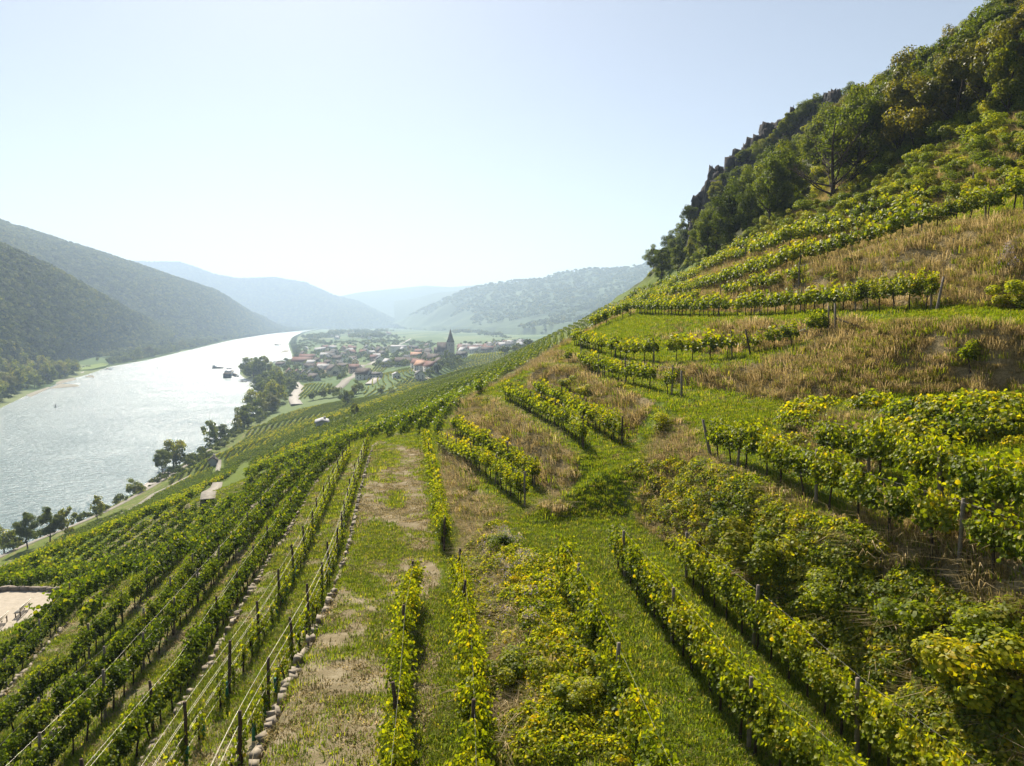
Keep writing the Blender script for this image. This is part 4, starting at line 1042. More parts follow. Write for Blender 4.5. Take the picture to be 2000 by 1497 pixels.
while len(cand) < 190 and tries < 3000:
    tries += 1; u, v = r.uniform(1330, 2040), r.uniform(225, 550)
    if not inpoly(np.array([u]), np.array([v]), spx)[0]: continue
    p = hit(u, v)
    if p is None or any((p[0] - c[0][0]) ** 2 + (p[1] - c[0][1]) ** 2 < 1.5 ** 2 for c in cand): continue
    cand.append((p, u, v))
for p, u, v in cand:
    q = r.integers(len(BUSHES)); place_bush(p, r.uniform(.55, 1.25), ['olive shaggy', 'green shaggy', 'light green', 'yellow-green leafy', 'dark green'][q] + ' bush on the overgrown slope ' + ('below the crags' if u < 1500 else ('below the bare tree' if u < 1680 else ('above the white pipes' if u < 1830 else 'near the right edge'))), 'bushes of the overgrown slope', pr=BUSHES[q], sx=r.uniform(1, 1.5))
# undergrowth of the wood
ug = []
for _ in range(2600):
    u, v = r.uniform(1262, 2110), r.uniform(-40, 562)
    if inpoly(np.array([u]), np.array([v]), fpa)[0]:
        p = hit(u, v)
        if p is not None and p[1] < 420: ug.append(p)
ug = np.array(ug); uw = proj(ug)[2]
scatter('undergrowth', ug - np.array([0, 0, .3]), rng.uniform(0, 6, len(ug)), rng.uniform(.7, 1.7, len(ug)), [b[1] for b in BUSHES], rng.integers(0, 5, len(ug)), label='dense undergrowth between the trees of the hillside wood', cat='undergrowth')
# single bushes on the banks
for (u, v, s, pr, lab) in ((1480,1085,1.25,4,'big dark rounded bush in the middle of the large overgrown bank'), (1445,1040,.9,1,'yellow-green bush on the upper left of the large overgrown bank'), (1540,1120,1.0,1,'bush to the right of the dark rounded bush on the bank'),
        (1305,840,.7,2,'small bush on the bank left of the leaning end post'), (1115,760,.8,3,'yellow-green bush on the bank between the two terrace rows'), (1150,775,.7,3,'low yellowish bush right of the bank top between terrace rows'),
        (1985,600,1.0,2,'yellow-leaved bush at the right end of the level ledge'), (1640,1200,.9,1,'leafy bush low on the large overgrown bank'), (1760,1230,1.0,2,'tall leafy bush on the right of the large overgrown bank'),
        (1890,1290,1.1,2,'leafy bush near the right end of the large overgrown bank'), (1960,1380,1.1,3,'bright green bush in the bottom right corner'), (985,1075,.55,0,'dark low bush on top of the central mound'),
        (1010,1330,.7,0,'dark creeper bush halfway down the central mound'), (1130,1380,.6,1,'creeper bush on the lower right of the central mound')):
    p = hit(u, v)
    place_bush(p - np.array([0, 0, .15]), s, lab, pr=BUSHES[pr], sx=1.25)
# lone small vine on the ledge at right
p = hit(1895, 727); root = empty('grapevine', p, .3, 'lone small yellow-green vine standing on the ledge at far right', 'grapevine')
link('trunk', VP[1][0], root); link('foliage', VP[1][1], root); root.scale = (1.15, 1, .85)

# ------------------------------------------------------------------ crags
def crag(name, px, label, seed, hk=.84):
    """px: list of (u, v_base, depth, radius m, height m): fractured rock columns"""
    mb = MBd(); q = np.random.default_rng(seed)
    for i, (u, v, d, rad, h) in enumerate(px):
        base = D(u, v, d); h = h * hk * (.9 if u < 1540 else .75)
        for k in range(11):
            a = k * 2.4; o = 0 if k == 0 else rad * q.uniform(.3, .95); c = base + np.array([math.cos(a) * o, math.sin(a) * o, 0]); hh = h * (1 if k == 0 else q.uniform(.55, .97)); R_ = rad * q.uniform(.38, .7)
            n, m = 13, 12; th = (np.arange(n) + q.uniform(-.38, .38, n)) * 2 * np.pi / n; zz = np.linspace(-7, hh, m); zz[1:-1] += q.normal(0, .4, m - 2)
            T, Zm = np.meshgrid(th, zz); fz = (Zm + 7) / (hh + 7); lv_ = .5 * fz + .5 * np.floor(fz * q.uniform(3, 6) + q.random()) / 5
            rr_ = R_ * np.clip(1.35 - .75 * lv_ - .5 * np.clip(fz - .8, 0, 1), .12, 2) * (1 + q.normal(0, .10, T.shape) + q.normal(0, .13, (1, n))); tilt = q.normal(0, .05, 2)
            V = np.stack([c[0] + rr_ * np.cos(T) + Zm * tilt[0], c[1] + rr_ * np.sin(T) + Zm * tilt[1], c[2] + Zm + (fz > .75) * q.normal(0, .7, T.shape)], -1).reshape(-1, 3)
            V = np.vstack([V, [[c[0] + hh * tilt[0], c[1] + hh * tilt[1], c[2] + hh + .8]]]); ix = np.arange(n * m).reshape(m, n)
            F4 = np.stack([ix[:-1], np.roll(ix[:-1], -1, 1), np.roll(ix[1:], -1, 1), ix[1:]], -1).reshape(-1, 4)
            F3 = np.stack([ix[-1], np.roll(ix[-1], -1), np.full(n, n * m)], -1); mb.add(V, [F4, F3])
    o = mb.obj(name, M_ROCK); return setprops(o, label, 'rock')
crag('rock_crag', [(1388,430,205,4.6,14),(1372,445,212,3.0,12),(1412,415,206,4.2,12),(1402,395,215,4,13)], 'dark fissured crag with a sheer left edge, lowest of the crags', 1)
crag('rock_crag', [(1450,350,205,4.2,11),(1478,328,205,4.6,11),(1500,300,208,4,9),(1522,280,208,4,8)], 'middle rock outcrop stepping up the skyline ridge', 2)
crag('rock_crag', [(1562,245,195,3.4,6.5),(1592,222,190,3,5),(1545,265,200,3,6.5),(1625,205,184,2.6,4.5)], 'uppermost rock outcrop among the ridge trees', 3)
for k_ in range(17):
    t_ = (k_ + r.uniform(-.3, .3)) / 16; cx = np.interp(t_, [0, .25, .5, .75, 1], [1385, 1445, 1505, 1570, 1660]); cy_ = np.interp(t_, [0, .25, .5, .75, 1], [372, 305, 268, 215, 182]); k = r.uniform(.35, .6) + (.25 if t_ > .6 else 0)
    place(TREES[r.integers(5)], D(cx, cy_ + 30 * k, np.interp(t_, [0, 1], [207, 184])) - np.array([0, 0, 1.2]), k, 'small scrubby tree growing on top of the %s' % ('lowest crag', 'middle crag', 'uppermost crag')[min(2, int(t_ * 3))], 'tree', 'scrubby trees on the crags', sx=1.25)
for _ in range(26):
    t_ = r.random(); cu = np.interp(t_, [0, .35, .7, 1], [1375, 1440, 1510, 1600]); cv = np.interp(t_, [0, .35, .7, 1], [440, 380, 320, 262]); cu += r.normal(0, 14); cv += r.normal(0, 12)
    place(TREES[r.integers(5)], D(cu, cv, 196) - np.array([0, 0, 1.5]), r.uniform(.45, .85), 'leafy tree clinging to the foot of the %s' % ('lowest crag' if t_ < .35 else 'middle crag' if t_ < .7 else 'uppermost crag'), 'tree', 'trees at the foot of the crags', sx=1.2)
# ------------------------------------------------------------------ woods on the far hills
def lump(seed, n=120, size=1.9, wd=4.6, h=8, mat=None, lvb=.42):
    r = np.random.default_rng(seed); C = []; N = []; LV = []
    for k in range(6):
        a = k * 1.05 + r.normal(0, .3); c = np.array([math.cos(a) * wd * .5, math.sin(a) * wd * .5, h * r.uniform(.4, .62)]) if k else np.array([0, 0, h * .72])
        m = n // 6; e = r.normal(size=(m, 3)); e[:, 2] = np.abs(e[:, 2]) * .9 - .15; e /= np.linalg.norm(e, axis=1)[:, None]
        C.append(c + e * wd * .5 * r.uniform(.75, 1.1, m)[:, None]); N.append(e + r.normal(0, .25, (m, 3))); LV.append(np.clip(lvb + r.normal(0, .15, m), 0, 1))
    V, F, lv = leaves(np.vstack(C), np.vstack(N), r.uniform(.8, 1.25, n // 6 * 6) * size, np.concatenate(LV), six=False, seed=seed)
    return MBd().add(V, F, lv).mesh('far_crown', mat or M_TREE)
M_FAR = leafmat('far_tree_leaf', [(0, (.025, .042, .012)), (.4, (.06, .085, .018)), (.75, (.12, .145, .028)), (1, (.20, .18, .04))], .35, .7, .3, .1)
PL_ = [lump(700 + i, mat=M_FAR, lvb=[.3, .42, .5, .62][i]) for i in range(4)]
def onhill(A, n, seed, tmax=None):
    r = np.random.default_rng(seed); m_, n_ = A.shape[:2]; a = r.uniform(0, m_ * .80 - 1, n); b = r.uniform(0, n_ - 1.001, n)
    i = a.astype(int); j = b.astype(int); fa = (a - i)[:, None]; fb = (b - j)[:, None]
    return (A[i, j] * (1 - fa) + A[i + 1, j] * fa) * (1 - fb) + (A[i, j + 1] * (1 - fa) + A[i + 1, j + 1] * fa) * fb
def bycell(A, dens, seed, cap):
    """points in proportion to surface area"""
    r = np.random.default_rng(seed); m_ = int(A.shape[0] * .80); B = A[:m_]
    e1 = B[1:, :-1] - B[:-1, :-1]; e2 = B[:-1, 1:] - B[:-1, :-1]; ar = np.linalg.norm(np.cross(e1, e2), axis=-1)
    n = r.poisson(ar * dens); tot = n.sum()
    if tot > cap: n = r.poisson(ar * dens * cap / tot)
    I, J = np.nonzero(n); c = n[I, J]; I = np.repeat(I, c); J = np.repeat(J, c); fa = r.random((len(I), 1)); fb = r.random((len(I), 1))
    return (B[I, J] * (1 - fa) + B[I + 1, J] * fa) * (1 - fb) + (B[I, J + 1] * (1 - fa) + B[I + 1, J + 1] * fa) * fb
P_, S_ = [], []
for key, dens, cap, s in (('h1', 1 / 46, 42000, 1.1), ('h2', 1 / 85, 60000, 1.5), ('h3', 1 / 330, 26000, 2.5)):
    p = bycell(HILLS[key], dens, len(P_) + 3, cap); u, v, w = proj(p); p = p[(u > -250) & (u < 1100)]
    P_.append(p); S_.append(np.random.default_rng(3).uniform(.7, 1.3, len(p)) * s)
P_ = np.vstack(P_); S_ = np.concatenate(S_); S_ *= 1
sp_ = np.clip((fbm(P_[:, 0] * .006, P_[:, 1] * .006, 3, 81) * .5 + .5) * 4 + rng.normal(0, .9, len(P_)), 0, 3).astype(int)
scatter('hill_woods', P_ - np.array([0, 0, .8]), rng.uniform(0, 6.28, len(P_)), S_, PL_, sp_, label='dense woods covering the hills across the river', cat='forest')
print('hill trees', len(P_))
# woods and hedges of the valley floor and the far right-hand slope
def blobs(specs, seed=4):
    r = np.random.default_rng(seed); out = []
    for (u0, v0, u1, v1, n) in specs:
        for _ in range(n):
            t = r.random(); p = hit(u0 + (u1 - u0) * t + r.normal(0, 4), v0 + (v1 - v0) * t + r.normal(0, 1.2))
            if p is not None and p[2] > 1: out.append(p)
    return np.array(out)
vb = blobs([(640,652,760,648,90),(590,668,660,655,90),(600,662,640,675,60),(650,672,760,668,80),(760,668,850,676,50),(600,640,770,641,120),(770,642,900,648,40),(880,652,960,650,40),(940,655,1000,662,40),
            (930,672,1030,668,40),(680,660,790,663,60),(700,652,745,658,40),(560,700,600,672,50)])
p5h = bycell(HILLS['h5'], 1 / 900, 5, 9000); f5 = fbm(p5h[:, 0] * .0022, p5h[:, 1] * .0022, 4, 91); up5 = (p5h[:, 2] - 60) / 150
k5 = (f5 + up5 * .9 > .18); p5h = p5h[k5]
allb = np.vstack([vb, p5h]); wb = proj(allb)[2]
scatter('valley_woods', allb - np.array([0, 0, .5]), rng.uniform(0, 6, len(allb)), np.where(wb < 2600, rng.uniform(.7, 1.2, len(allb)), rng.uniform(1.6, 2.8, len(allb))), PL_, rng.integers(0, 4, len(allb)), label='distant copses and hedges of the valley floor', cat='woodland')

# ------------------------------------------------------------------ single trees along both banks
def tree_px(u, v, hpx, label, group=None, pr=None, sx=1.0, p=None):
    p = hit(u, v) if p is None else p
    if p is None: return
    w = proj(p)[2]; h = hpx * w / 1386
    place(pr or MIDT[rng.integers(3)], np.array([p[0], p[1], max(p[2], .3) - .2]), h / (10 if (pr is None or pr in MIDT) else 9), label, 'tree', group, sx=sx)
RBT = [(8,1082,62,0,'rounded tree at the left picture edge by the river'),(55,1072,80,5,'open crowned tree with bare top twigs by the river'),(97,1062,78,5,'tall open tree second from the left group by the river'),(133,1048,60,1,'narrow dark tree right of the open riverbank trees'),
 (190,1014,48,1,'lone columnar tree on the lower riverbank'),(264,968,34,2,'low round tree above the river road'),(318,928,50,3,'slim tree left of the broad green riverbank tree'),(338,912,58,0,'broad light green tree overhanging the river'),
 (352,910,26,2,'bushy dark tree under the broad riverbank tree'),(410,872,52,1,'tall dark tree at the bend of the vineyard edge'),(430,862,36,0,'smaller tree right of the tall dark one at the vineyard edge'),
 (462,845,36,1,'pointed tree where the tree belt on the bank begins'),(478,836,46,0,'rounded tree in the near part of the bank tree belt'),(492,822,42,2,'dense tree in the near part of the bank tree belt'),(500,808,50,0,'large dark tree in the middle of the bank tree belt'),
 (516,806,44,1,'green tree left of the reddish round tree'),(531,806,40,9,'reddish brown round tree at the end of the bank belt'),(540,790,50,0,'tall green tree behind the reddish round tree'),(520,782,46,2,'bright topped tree in the bank tree belt'),(548,772,46,1,'dark tree left of the curving pale road'),
 (535,764,44,0,'dark tree above the bank tree belt'),(512,766,40,2,'low spreading tree at the mouth of the small inlet'),(488,737,42,0,'left tree of the dark clump on the spit'),(497,740,40,2,'broad tree of the dark clump on the spit'),(508,742,46,1,'tall right tree of the dark clump on the spit'),
 (519,738,44,1,'light tree at the back of the clump on the spit'),(535,736,26,2,'small round tree between the spit and the houses'),(556,760,30,2,'small dark tree beside the curving pale road'),(700,768,26,2,'dark tree beside the railway line'),(690,775,22,9,'brownish tree beside the railway line'),
 (668,786,30,2,'big dark tree where the slope meets the village'),(678,792,32,0,'second big dark tree at the slope foot'),(650,776,26,2,'round tree left of the two big dark trees'),(632,778,22,2,'hedge-like tree at the edge of the flat vineyard'),(612,782,20,2,'small tree by the shed in the flat vineyard'),
 (693,815,28,3,'lone feathery tree standing in the vineyard slope'),(646,822,12,2,'small round bush-like tree in the vineyard slope'),(873,705,22,1,'dark conical tree below the church'),(745,770,18,2,'bushy tree below the farm courtyard'),(765,772,16,2,'low tree on the slope below the courtyard'),
 (840,735,18,2,'rounded tree beside the orange roofed houses'),(855,728,18,0,'green tree between the orange roofs and the church'),(592,745,14,2,'small tree in front of the pink gabled house'),(606,748,14,2,'small tree at the start of the flat vineyard')]
for (u, v, h, k, lab) in RBT:
    pr = {0: MIDT[0], 1: MIDT[1], 2: MIDT[2], 3: TREES[2], 5: TREES[4], 9: TREEY[1]}[k]
    tree_px(u, v, h * 1.06, lab, pr=pr, sx=.8 if k in (1, 5) else 1.05)
r = np.random.default_rng(12)
# the belt of trees on the left bank
for i in range(56):
    t = r.random() ** 1.3
    if i < 28:
        u, v = r.uniform(-25, 108), 0; v = 792 - (u + 20) * .36 - r.uniform(0, 46); hp = r.uniform(34, 52) * (1.1 - u / 300)
        lab = 'leafy tree in the thick left riverbank wood, ' + ('cut by the picture edge' if u < 12 else 'left part' if u < 45 else 'middle part' if u < 80 else 'right end'); g = 'trees of the left riverbank wood'
    else:
        u = 108 + 480 * t; v = np.interp(u, [108, 160, 215, 290, 360, 450, 530, 600], [741, 727, 712, 698, 682, 662, 650, 643.5]) - r.uniform(0, 4); hp = np.interp(u, [108, 215, 400, 600], [32, 24, 17, 9]) * r.uniform(.7, 1.15)
        lab = 'tree lining the far shore ' + ('left of the riverside meadow' if u < 160 else 'just right of the riverside meadow' if u < 300 else 'near the long white hall' if u < 450 else 'toward the river bend'); g = 'trees along the far shore'
        if 150 < u < 212: continue
    tree_px(u, v, hp, lab, g, pr=MIDT[r.integers(3)] if r.random() < .85 else TREEY[1])
for (u, v, hp, lab) in ((213,712,16,'round dark tree at the end of the riverside meadow'),(190,706,9,'small tree in the riverside meadow'),(245,704,12,'light green tree right of the riverside meadow')): tree_px(u, v, hp, lab)

# ------------------------------------------------------------------ roads, tracks, plots
M_ROAD = simple('pale_concrete', (.40, .375, .335), .9, .2, .35, .1)
M_TRACK = simple('gravel_trackbed', (.29, .265, .225), .95, .3, 1.5, .1)
M_RAIL = simple('rail_steel', (.25, .22, .2), .5, .2, 4, .5, .6)
M_MEADOW = simple('meadow', (.16, .22, .05), .95, .3, .05, .1)
M_SAND = simple('gravel_bar', (.27, .25, .20), .95, .3, .3, .1)
def ribbon(name, pts, width, mat, dz, zfix=None, thick=1.5):
    P = curve(pts, 3, 3); L = offset(P, width / 2); Rr = offset(P, -width / 2); M_ = P.copy()
    for Q in (L, Rr, M_): Q[:, 2] = gz(Q[:, 0], Q[:, 1])
    zc = np.maximum(np.maximum(L[:, 2], Rr[:, 2]), M_[:, 2]) + dz if zfix is None else zfix
    zc = np.asarray(zc) * np.ones(len(P))
    if zfix is None and len(zc) > 5: zc = np.maximum(np.convolve(np.pad(zc, 2, 'edge'), np.ones(5) / 5, 'valid'), zc - .05)
    L[:, 2] = zc; Rr[:, 2] = zc; n = len(P)
    V = np.vstack([L, Rr, L - [0, 0, thick], Rr - [0, 0, thick]]); i = np.arange(n - 1)
    F = np.vstack([np.stack([i, n + i, n + i + 1, i + 1], 1), np.stack([i, i + 1, 2 * n + i + 1, 2 * n + i], 1), np.stack([n + i + 1, n + i, 3 * n + i, 3 * n + i + 1], 1)])
    return setprops(link(name, mesh_np(name, V, F, mat)), kind='structure')
def plot(name, px, mat, z=None, dz=.3, thick=.6):
    P = hits(*px); zz = P[:, 2].max() if z is None else z; V = [(p[0], p[1], zz + dz if z is None else z) for p in P] + [(p[0], p[1], (zz if z is None else z) - thick) for p in P]; n = len(P)
    me = bpy.data.meshes.new(name); me.from_pydata([tuple(map(float, v)) for v in V], [], [list(range(n))] + [[i, n + i, n + (i + 1) % n, (i + 1) % n] for i in range(n)]); me.materials.append(mat); me.update()
    return link(name, me)
ribbon('road', hits((566,743),(576,748),(585,756),(584,763),(577,772),(574,782),(580,792)), 9.5, M_ROAD, .5)
ribbon('railway_track', hits((652,766),(672,750),(696,731),(724,711)), 9, M_TRACK, .5)
for s_ in (-1.9, -.45, 1.1, 2.5):
    P = offset(curve(hits((652,766),(672,750),(696,731),(724,711)), 3, 3), s_); 
    Q = P.copy(); Q[:, 2] = gz(P[:, 0], P[:, 1]) + .75; o = MBd().tube(resample(Q, 20), .12, 4).obj('rail', M_RAIL); setprops(o, kind='structure')
ribbon('road', hits((724,711),(740,700),(752,690)), 6, M_ROAD, .5)
ribbon('road', hits((745,730),(735,742),(722,752)), 9, M_ROAD, .5)
ribbon('road', hits((805,722),(822,734),(835,742)), 7, M_ROAD, .5)
ribbon('road', hits((770,677),(788,670),(802,662)), 6, M_ROAD, .6)
ribbon('road', hits((884,676),(905,673),(922,671)), 6, M_ROAD, .8)
for (P, wd) in roads[:3]: ribbon('vineyard_road', P, wd, M_TRACK, .12, thick=.3)
ribbon('riverside_road', hits((330,922),(300,945),(275,962)), 4.5, M_ROAD, .15)
ribbon('riverside_path', RB[(RB[:, 1] > 120) & (RB[:, 1] < 420)] + np.array([8.5, 0, 0]), 1.8, M_TRACK, .1)
plot_m = plot('meadow', [(156,724),(170,714),(196,709),(214,712),(206,719),(178,724)], M_MEADOW, z=3.2, thick=4); setprops(plot_m, kind='structure')
pp_ = plot('boat_ramp', [(157,729),(163,729),(166,721),(161,721)], M_ROAD, z=1.6, thick=2); setprops(pp_, kind='structure')
for px in ([(108,752),(150,742),(140,736),(112,741)], [(96,760),(120,758),(156,755),(150,752),(118,750)], [(60,776),(98,758),(92,755),(50,772)], [(546,690),(562,688),(566,685),(556,684)], [(165,737),(185,738),(182,734),(172,734)]):
    setprops(plot('gravel_bar', px, M_SAND, z=.25, thick=1.0), kind='structure')

# straight-rowed plots by the village
def flatrows(px, du, spacing, seed=0):
    poly = polyw(px); a = math.atan2(du[1], du[0]); c, s = math.cos(a), math.sin(a); Q = poly @ np.array([[c, -s], [s, c]]); out = []
    for yy in np.arange(Q[:, 1].min(), Q[:, 1].max(), spacing):
        xs = np.arange(Q[:, 0].min(), Q[:, 0].max(), 1.6); q = np.stack([xs, xs * 0 + yy], 1) @ np.array([[c, s], [-s, c]])
        q = q[inpoly(q[:, 0], q[:, 1], poly)]; out.append(q)
    q = np.vstack(out); return q, np.full(len(q), a)
QA, QB = [], []
for px, d_, sp in (([(580,783),(596,752),(650,752),(655,764),(640,770)], (hit(612,753)[:2] - hit(585,780)[:2]), 4.2), ([(722,727),(738,712),(762,714),(750,728)], (hit(745,715)[:2] - hit(735,727)[:2]), 4.5),
        ([(912,700),(925,690),(1000,682),(985,697),(930,708)], (hit(945,690)[:2] - hit(932,705)[:2]), 3.6), ([(770,752),(800,738),(850,742),(815,756)], (hit(820,742)[:2] - hit(800,755)[:2]), 3.4)):
    q, a = flatrows(px, d_, sp); QA.append(q); QB.append(a)
QA = np.vstack(QA); QB = np.concatenate(QB)
scatter('village_vineyards', np.column_stack([QA, gz(QA[:, 0], QA[:, 1])]), QB, rng.uniform(.9, 1.2, len(QA)), PCf, rng.integers(0, 5, len(QA)), label='straight vine rows on the flat plots beside the village', cat='vineyard')

# ------------------------------------------------------------------ houses
WALLC = {'white': (.68, .66, .62), 'cream': (.62, .55, .42), 'pink': (.60, .42, .36), 'yellow': (.62, .52, .30), 'grey': (.42, .42, .42)}
ROOFC = {'red-brown': (.12, .05, .04), 'dark brown': (.05, .034, .03), 'dark grey': (.045, .047, .052), 'orange': (.30, .16, .10), 'light grey': (.30, .30, .31)}
MW_ = {k: simple('plaster_' + k, c, .9, .08, .5, .15) for k, c in WALLC.items()}
MR_ = {k: simple('roof_tiles_' + k.replace(' ', '_').replace('-', '_'), c, .8, .3, 2.5, .2) for k, c in ROOFC.items()}
M_GLASS = simple('window_glass', (.04, .05, .06), .15, .1, 1, .6)
def house_meshes(w, l, h, rh, wc, rc):
    wl = MBd(); V = np.array([(-w/2,-l/2,-3),(w/2,-l/2,-3),(w/2,l/2,-3),(-w/2,l/2,-3),(-w/2,-l/2,h),(w/2,-l/2,h),(w/2,l/2,h),(-w/2,l/2,h),(0,-l/2,h+rh),(0,l/2,h+rh)])
    wl.add(V, [np.array([[0,1,5,4],[2,3,7,6],[1,2,6,5],[3,0,4,7]]), np.array([[4,5,8],[6,7,9]])])
    rf = MBd(); o = .55; t = .28; e = o * rh / (w / 2)
    for s in (-1, 1):
        V = np.array([(s*(w/2+o),-l/2-o,h-e+.05),(s*(w/2+o),l/2+o,h-e+.05),(0,l/2+o,h+rh+.05),(0,-l/2-o,h+rh+.05)]); V2 = V + [0, 0, t]
        rf.add(np.vstack([V, V2]), np.array([[0,1,2,3],[7,6,5,4],[0,4,5,1],[1,5,6,2],[3,2,6,7],[0,3,7,4]]))
    ch = MBd().box((w * .18, l * .2, h + rh * .9), (.9, .9, 2.2))
    wins = []
    for (x, y, nx_) in [(-w / 2 - .02, f, 0) for f in (-l * .28, l * .05, l * .32)] + [(w / 2 + .02, f, 0) for f in (-l * .25, l * .25)] + [(f, -l / 2 - .02, 1) for f in (-w * .22, w * .22)]:
        mb = MBd()
        for zz in ([h * .3, h * .72] if h > 4.5 else [h * .5]): mb.box((x, y, zz), (1.3, .1, 1.4) if nx_ else (.1, 1.3, 1.4))
        wins.append(mb.mesh('window', M_GLASS))
    return wl.mesh('wall', MW_[wc]), rf.mesh('roof', MR_[rc]), ch.mesh('chimney', MW_['cream']), wins
HP = {}
def house(p, rz, w, l, h, rh, wc, rc, label, group='houses of the riverside village', zoff=0, windows=True):
    key = (w, l, h, rh, wc, rc)
    if key not in HP: HP[key] = house_meshes(*key)
    wl, rf, ch, wins = HP[key]; root = empty('house', (p[0], p[1], p[2] + zoff), rz, label, 'house', group)
    link('wall', wl, root); r_ = link('roof', rf, root); link('chimney', ch, r_)
    if windows:
        for m_ in wins: link('window', m_, root)
    return root
KEY = [ # u, v, w, l, h, rh, rz, wall, roof, words
 (566,735,9,12,6,5,.4,'pink','red-brown','pink gabled house nearest the curving road'),(581,738,9,12,6,5,.4,'cream','red-brown','cream gabled house beside the pink one'),
 (594,739,9,12,6,5,.4,'white','dark brown','third gabled house right of the pink one'),(606,740,9,12,6,5,.4,'white','dark grey','fourth gabled house right of the pink one'),
 (613,744,12,13,4,5,1.1,'grey','dark brown','low house with dark roof behind the flat vineyard'),(650,733,14,17,7,7,.7,'cream','dark brown','big villa with a steep dark roof amid gardens'),
 (711,741,11,15,6,6,1.2,'white','dark brown','house with maroon roof right beside the railway'),(592,713,14,36,6,7,1.35,'cream','red-brown','long house with a broad red roof near the shore'),
 (601,706,13,30,6,7,1.4,'cream','red-brown','second long red-roofed house behind the first'),(549,717,9,16,4,4,1.2,'white','dark brown','low boathouse by the shore right of the spit'),
 (628,722,9,11,6,4.5,.3,'white','dark grey','small white house in front of the red roofs'),(641,716,9,12,6,4.5,1.2,'cream','dark brown','cream house among garden trees'),
 (645,698,10,20,6,6,1.3,'white','dark brown','house with long dark roof mid village'),(663,706,10,15,6,5,.5,'white','dark grey','grey roofed house mid village'),
 (684,710,10,14,7,5,.2,'white','light grey','light roofed house near the station'),(694,716,10,12,8,4,.2,'yellow','light grey','yellow house beside the station road'),
 (672,722,10,18,5,4,1.2,'cream','dark brown','row house with brown roof left of the railway'),(742,711,14,16,8,5,.4,'white','dark grey','large pale building right of the railway end'),
 (757,716,12,12,6,5,.8,'white','light grey','bluish white house above the small vineyard'),(741,695,14,15,9,9,.8,'cream','dark brown','tall house with huge dark hipped roof'),
 (779,688,12,34,11,4,1.45,'white','light grey','long white three storey building'),(794,714,11,32,5,6,1.45,'white','dark brown','long low white hall with dark roof'),
 (813,702,13,18,6,6,1.5,'cream','orange','house with wide pinkish tiled roof'),(824,724,11,15,6,5,.9,'white','orange','sunlit orange roofed house of the courtyard'),
 (818,719,9,20,6,5,.9,'white','red-brown','red roofed wing behind the sunlit courtyard house'),(842,726,9,16,6,5,.75,'white','red-brown','slim red roofed house left of the terrace gardens'),
 (858,716,10,12,5,5,.5,'cream','dark brown','brown roofed house below the church wall'),(820,741,9,10,5,4,.3,'white','dark grey','dark roofed house at the foot of the vineyard slope'),
 (902,701,9,13,5,4,1.4,'white','dark grey','white chapel-like house with black roof below the church'),(774,739,7,12,4,2,.3,'white','light grey','flat shed beside the courtyard'),
 (735,739,7,12,4,2.5,1.2,'white','dark grey','small dark shed beside the pale yard'),(702,724,8,8,5,3,.2,'white','light grey','white hut beside the railway platform')]
for (u, v, w, l, h, rh, rz, wc, rc, lab) in KEY:
    p = hit(u, v)
    if p is not None: house(p, rz, w, l, h, rh, wc, rc, lab)
r = np.random.default_rng(31); placed = [hit(k[0], k[1])[:2] for k in KEY]
def town(n, box, descr, hs=1.0, mind=16, wallp=('white', 'cream', 'pink', 'yellow', 'white'), roofp=('dark grey', 'dark brown', 'light grey', 'red-brown', 'dark grey'), slope_=None):
    pts_ = []; t = 0
    while len(pts_) < n and t < 900:
        t += 1; u, v = r.uniform(box[0], box[2]), r.uniform(box[1], box[3])
        if slope_: v += (u - box[0]) * slope_
        p = hit(u, v)
        if p is None or p[2] < 2 or p[1] < 480 or any(np.hypot(*(p[:2] - q)) < mind for q in placed): continue
        placed.append(p[:2]); pts_.append((u, v, p))
    pts_.sort(key=lambda a: a[0])
    for i, (u, v, p) in enumerate(pts_):
        wc = wallp[r.integers(len(wallp))]; rc = roofp[r.integers(len(roofp))]; w_, l_ = [(9, 12), (10, 15), (9, 18), (11, 13)][r.integers(4)]
        lab = '%s house with %s roof, %s from left %s' % (wc, rc, _cnt(i), descr)
        house(p, r.uniform(0, 3.1), w_ * hs, l_ * hs, 6.0, 5.5, wc, rc, lab, 'houses of ' + descr.split(' ', 1)[1] if descr.startswith('in ') else descr, windows=proj(p)[2] < 1500)
def _cnt(i):
    b = ['first', 'second', 'third', 'fourth', 'fifth', 'sixth', 'seventh', 'eighth', 'ninth', 'tenth', 'eleventh', 'twelfth', 'thirteenth', 'fourteenth', 'fifteenth', 'sixteenth', 'seventeenth', 'eighteenth', 'nineteenth']
    if i < 19: return b[i]
    t, o = divmod(i + 1, 10); return (_tens.get(t, 'many') + '-' + _ones[o]) if o else {2: 'twentieth', 3: 'thirtieth', 4: 'fortieth', 5: 'fiftieth'}[t]
town(20, (590, 683, 730, 700), 'in the upper village')
town(16, (600, 700, 700, 732), 'in the lower village')
town(16, (730, 680, 850, 712), 'in the streets left of the church')
town(30, (900, 683, 960, 692), 'in the quarter right of the church', slope_=-.03)
town(16, (955, 678, 1035, 686), 'in the far right quarter', slope_=-.07)
town(20, (640, 650, 760, 664), 'in the distant hamlet', hs=1.3, mind=30)
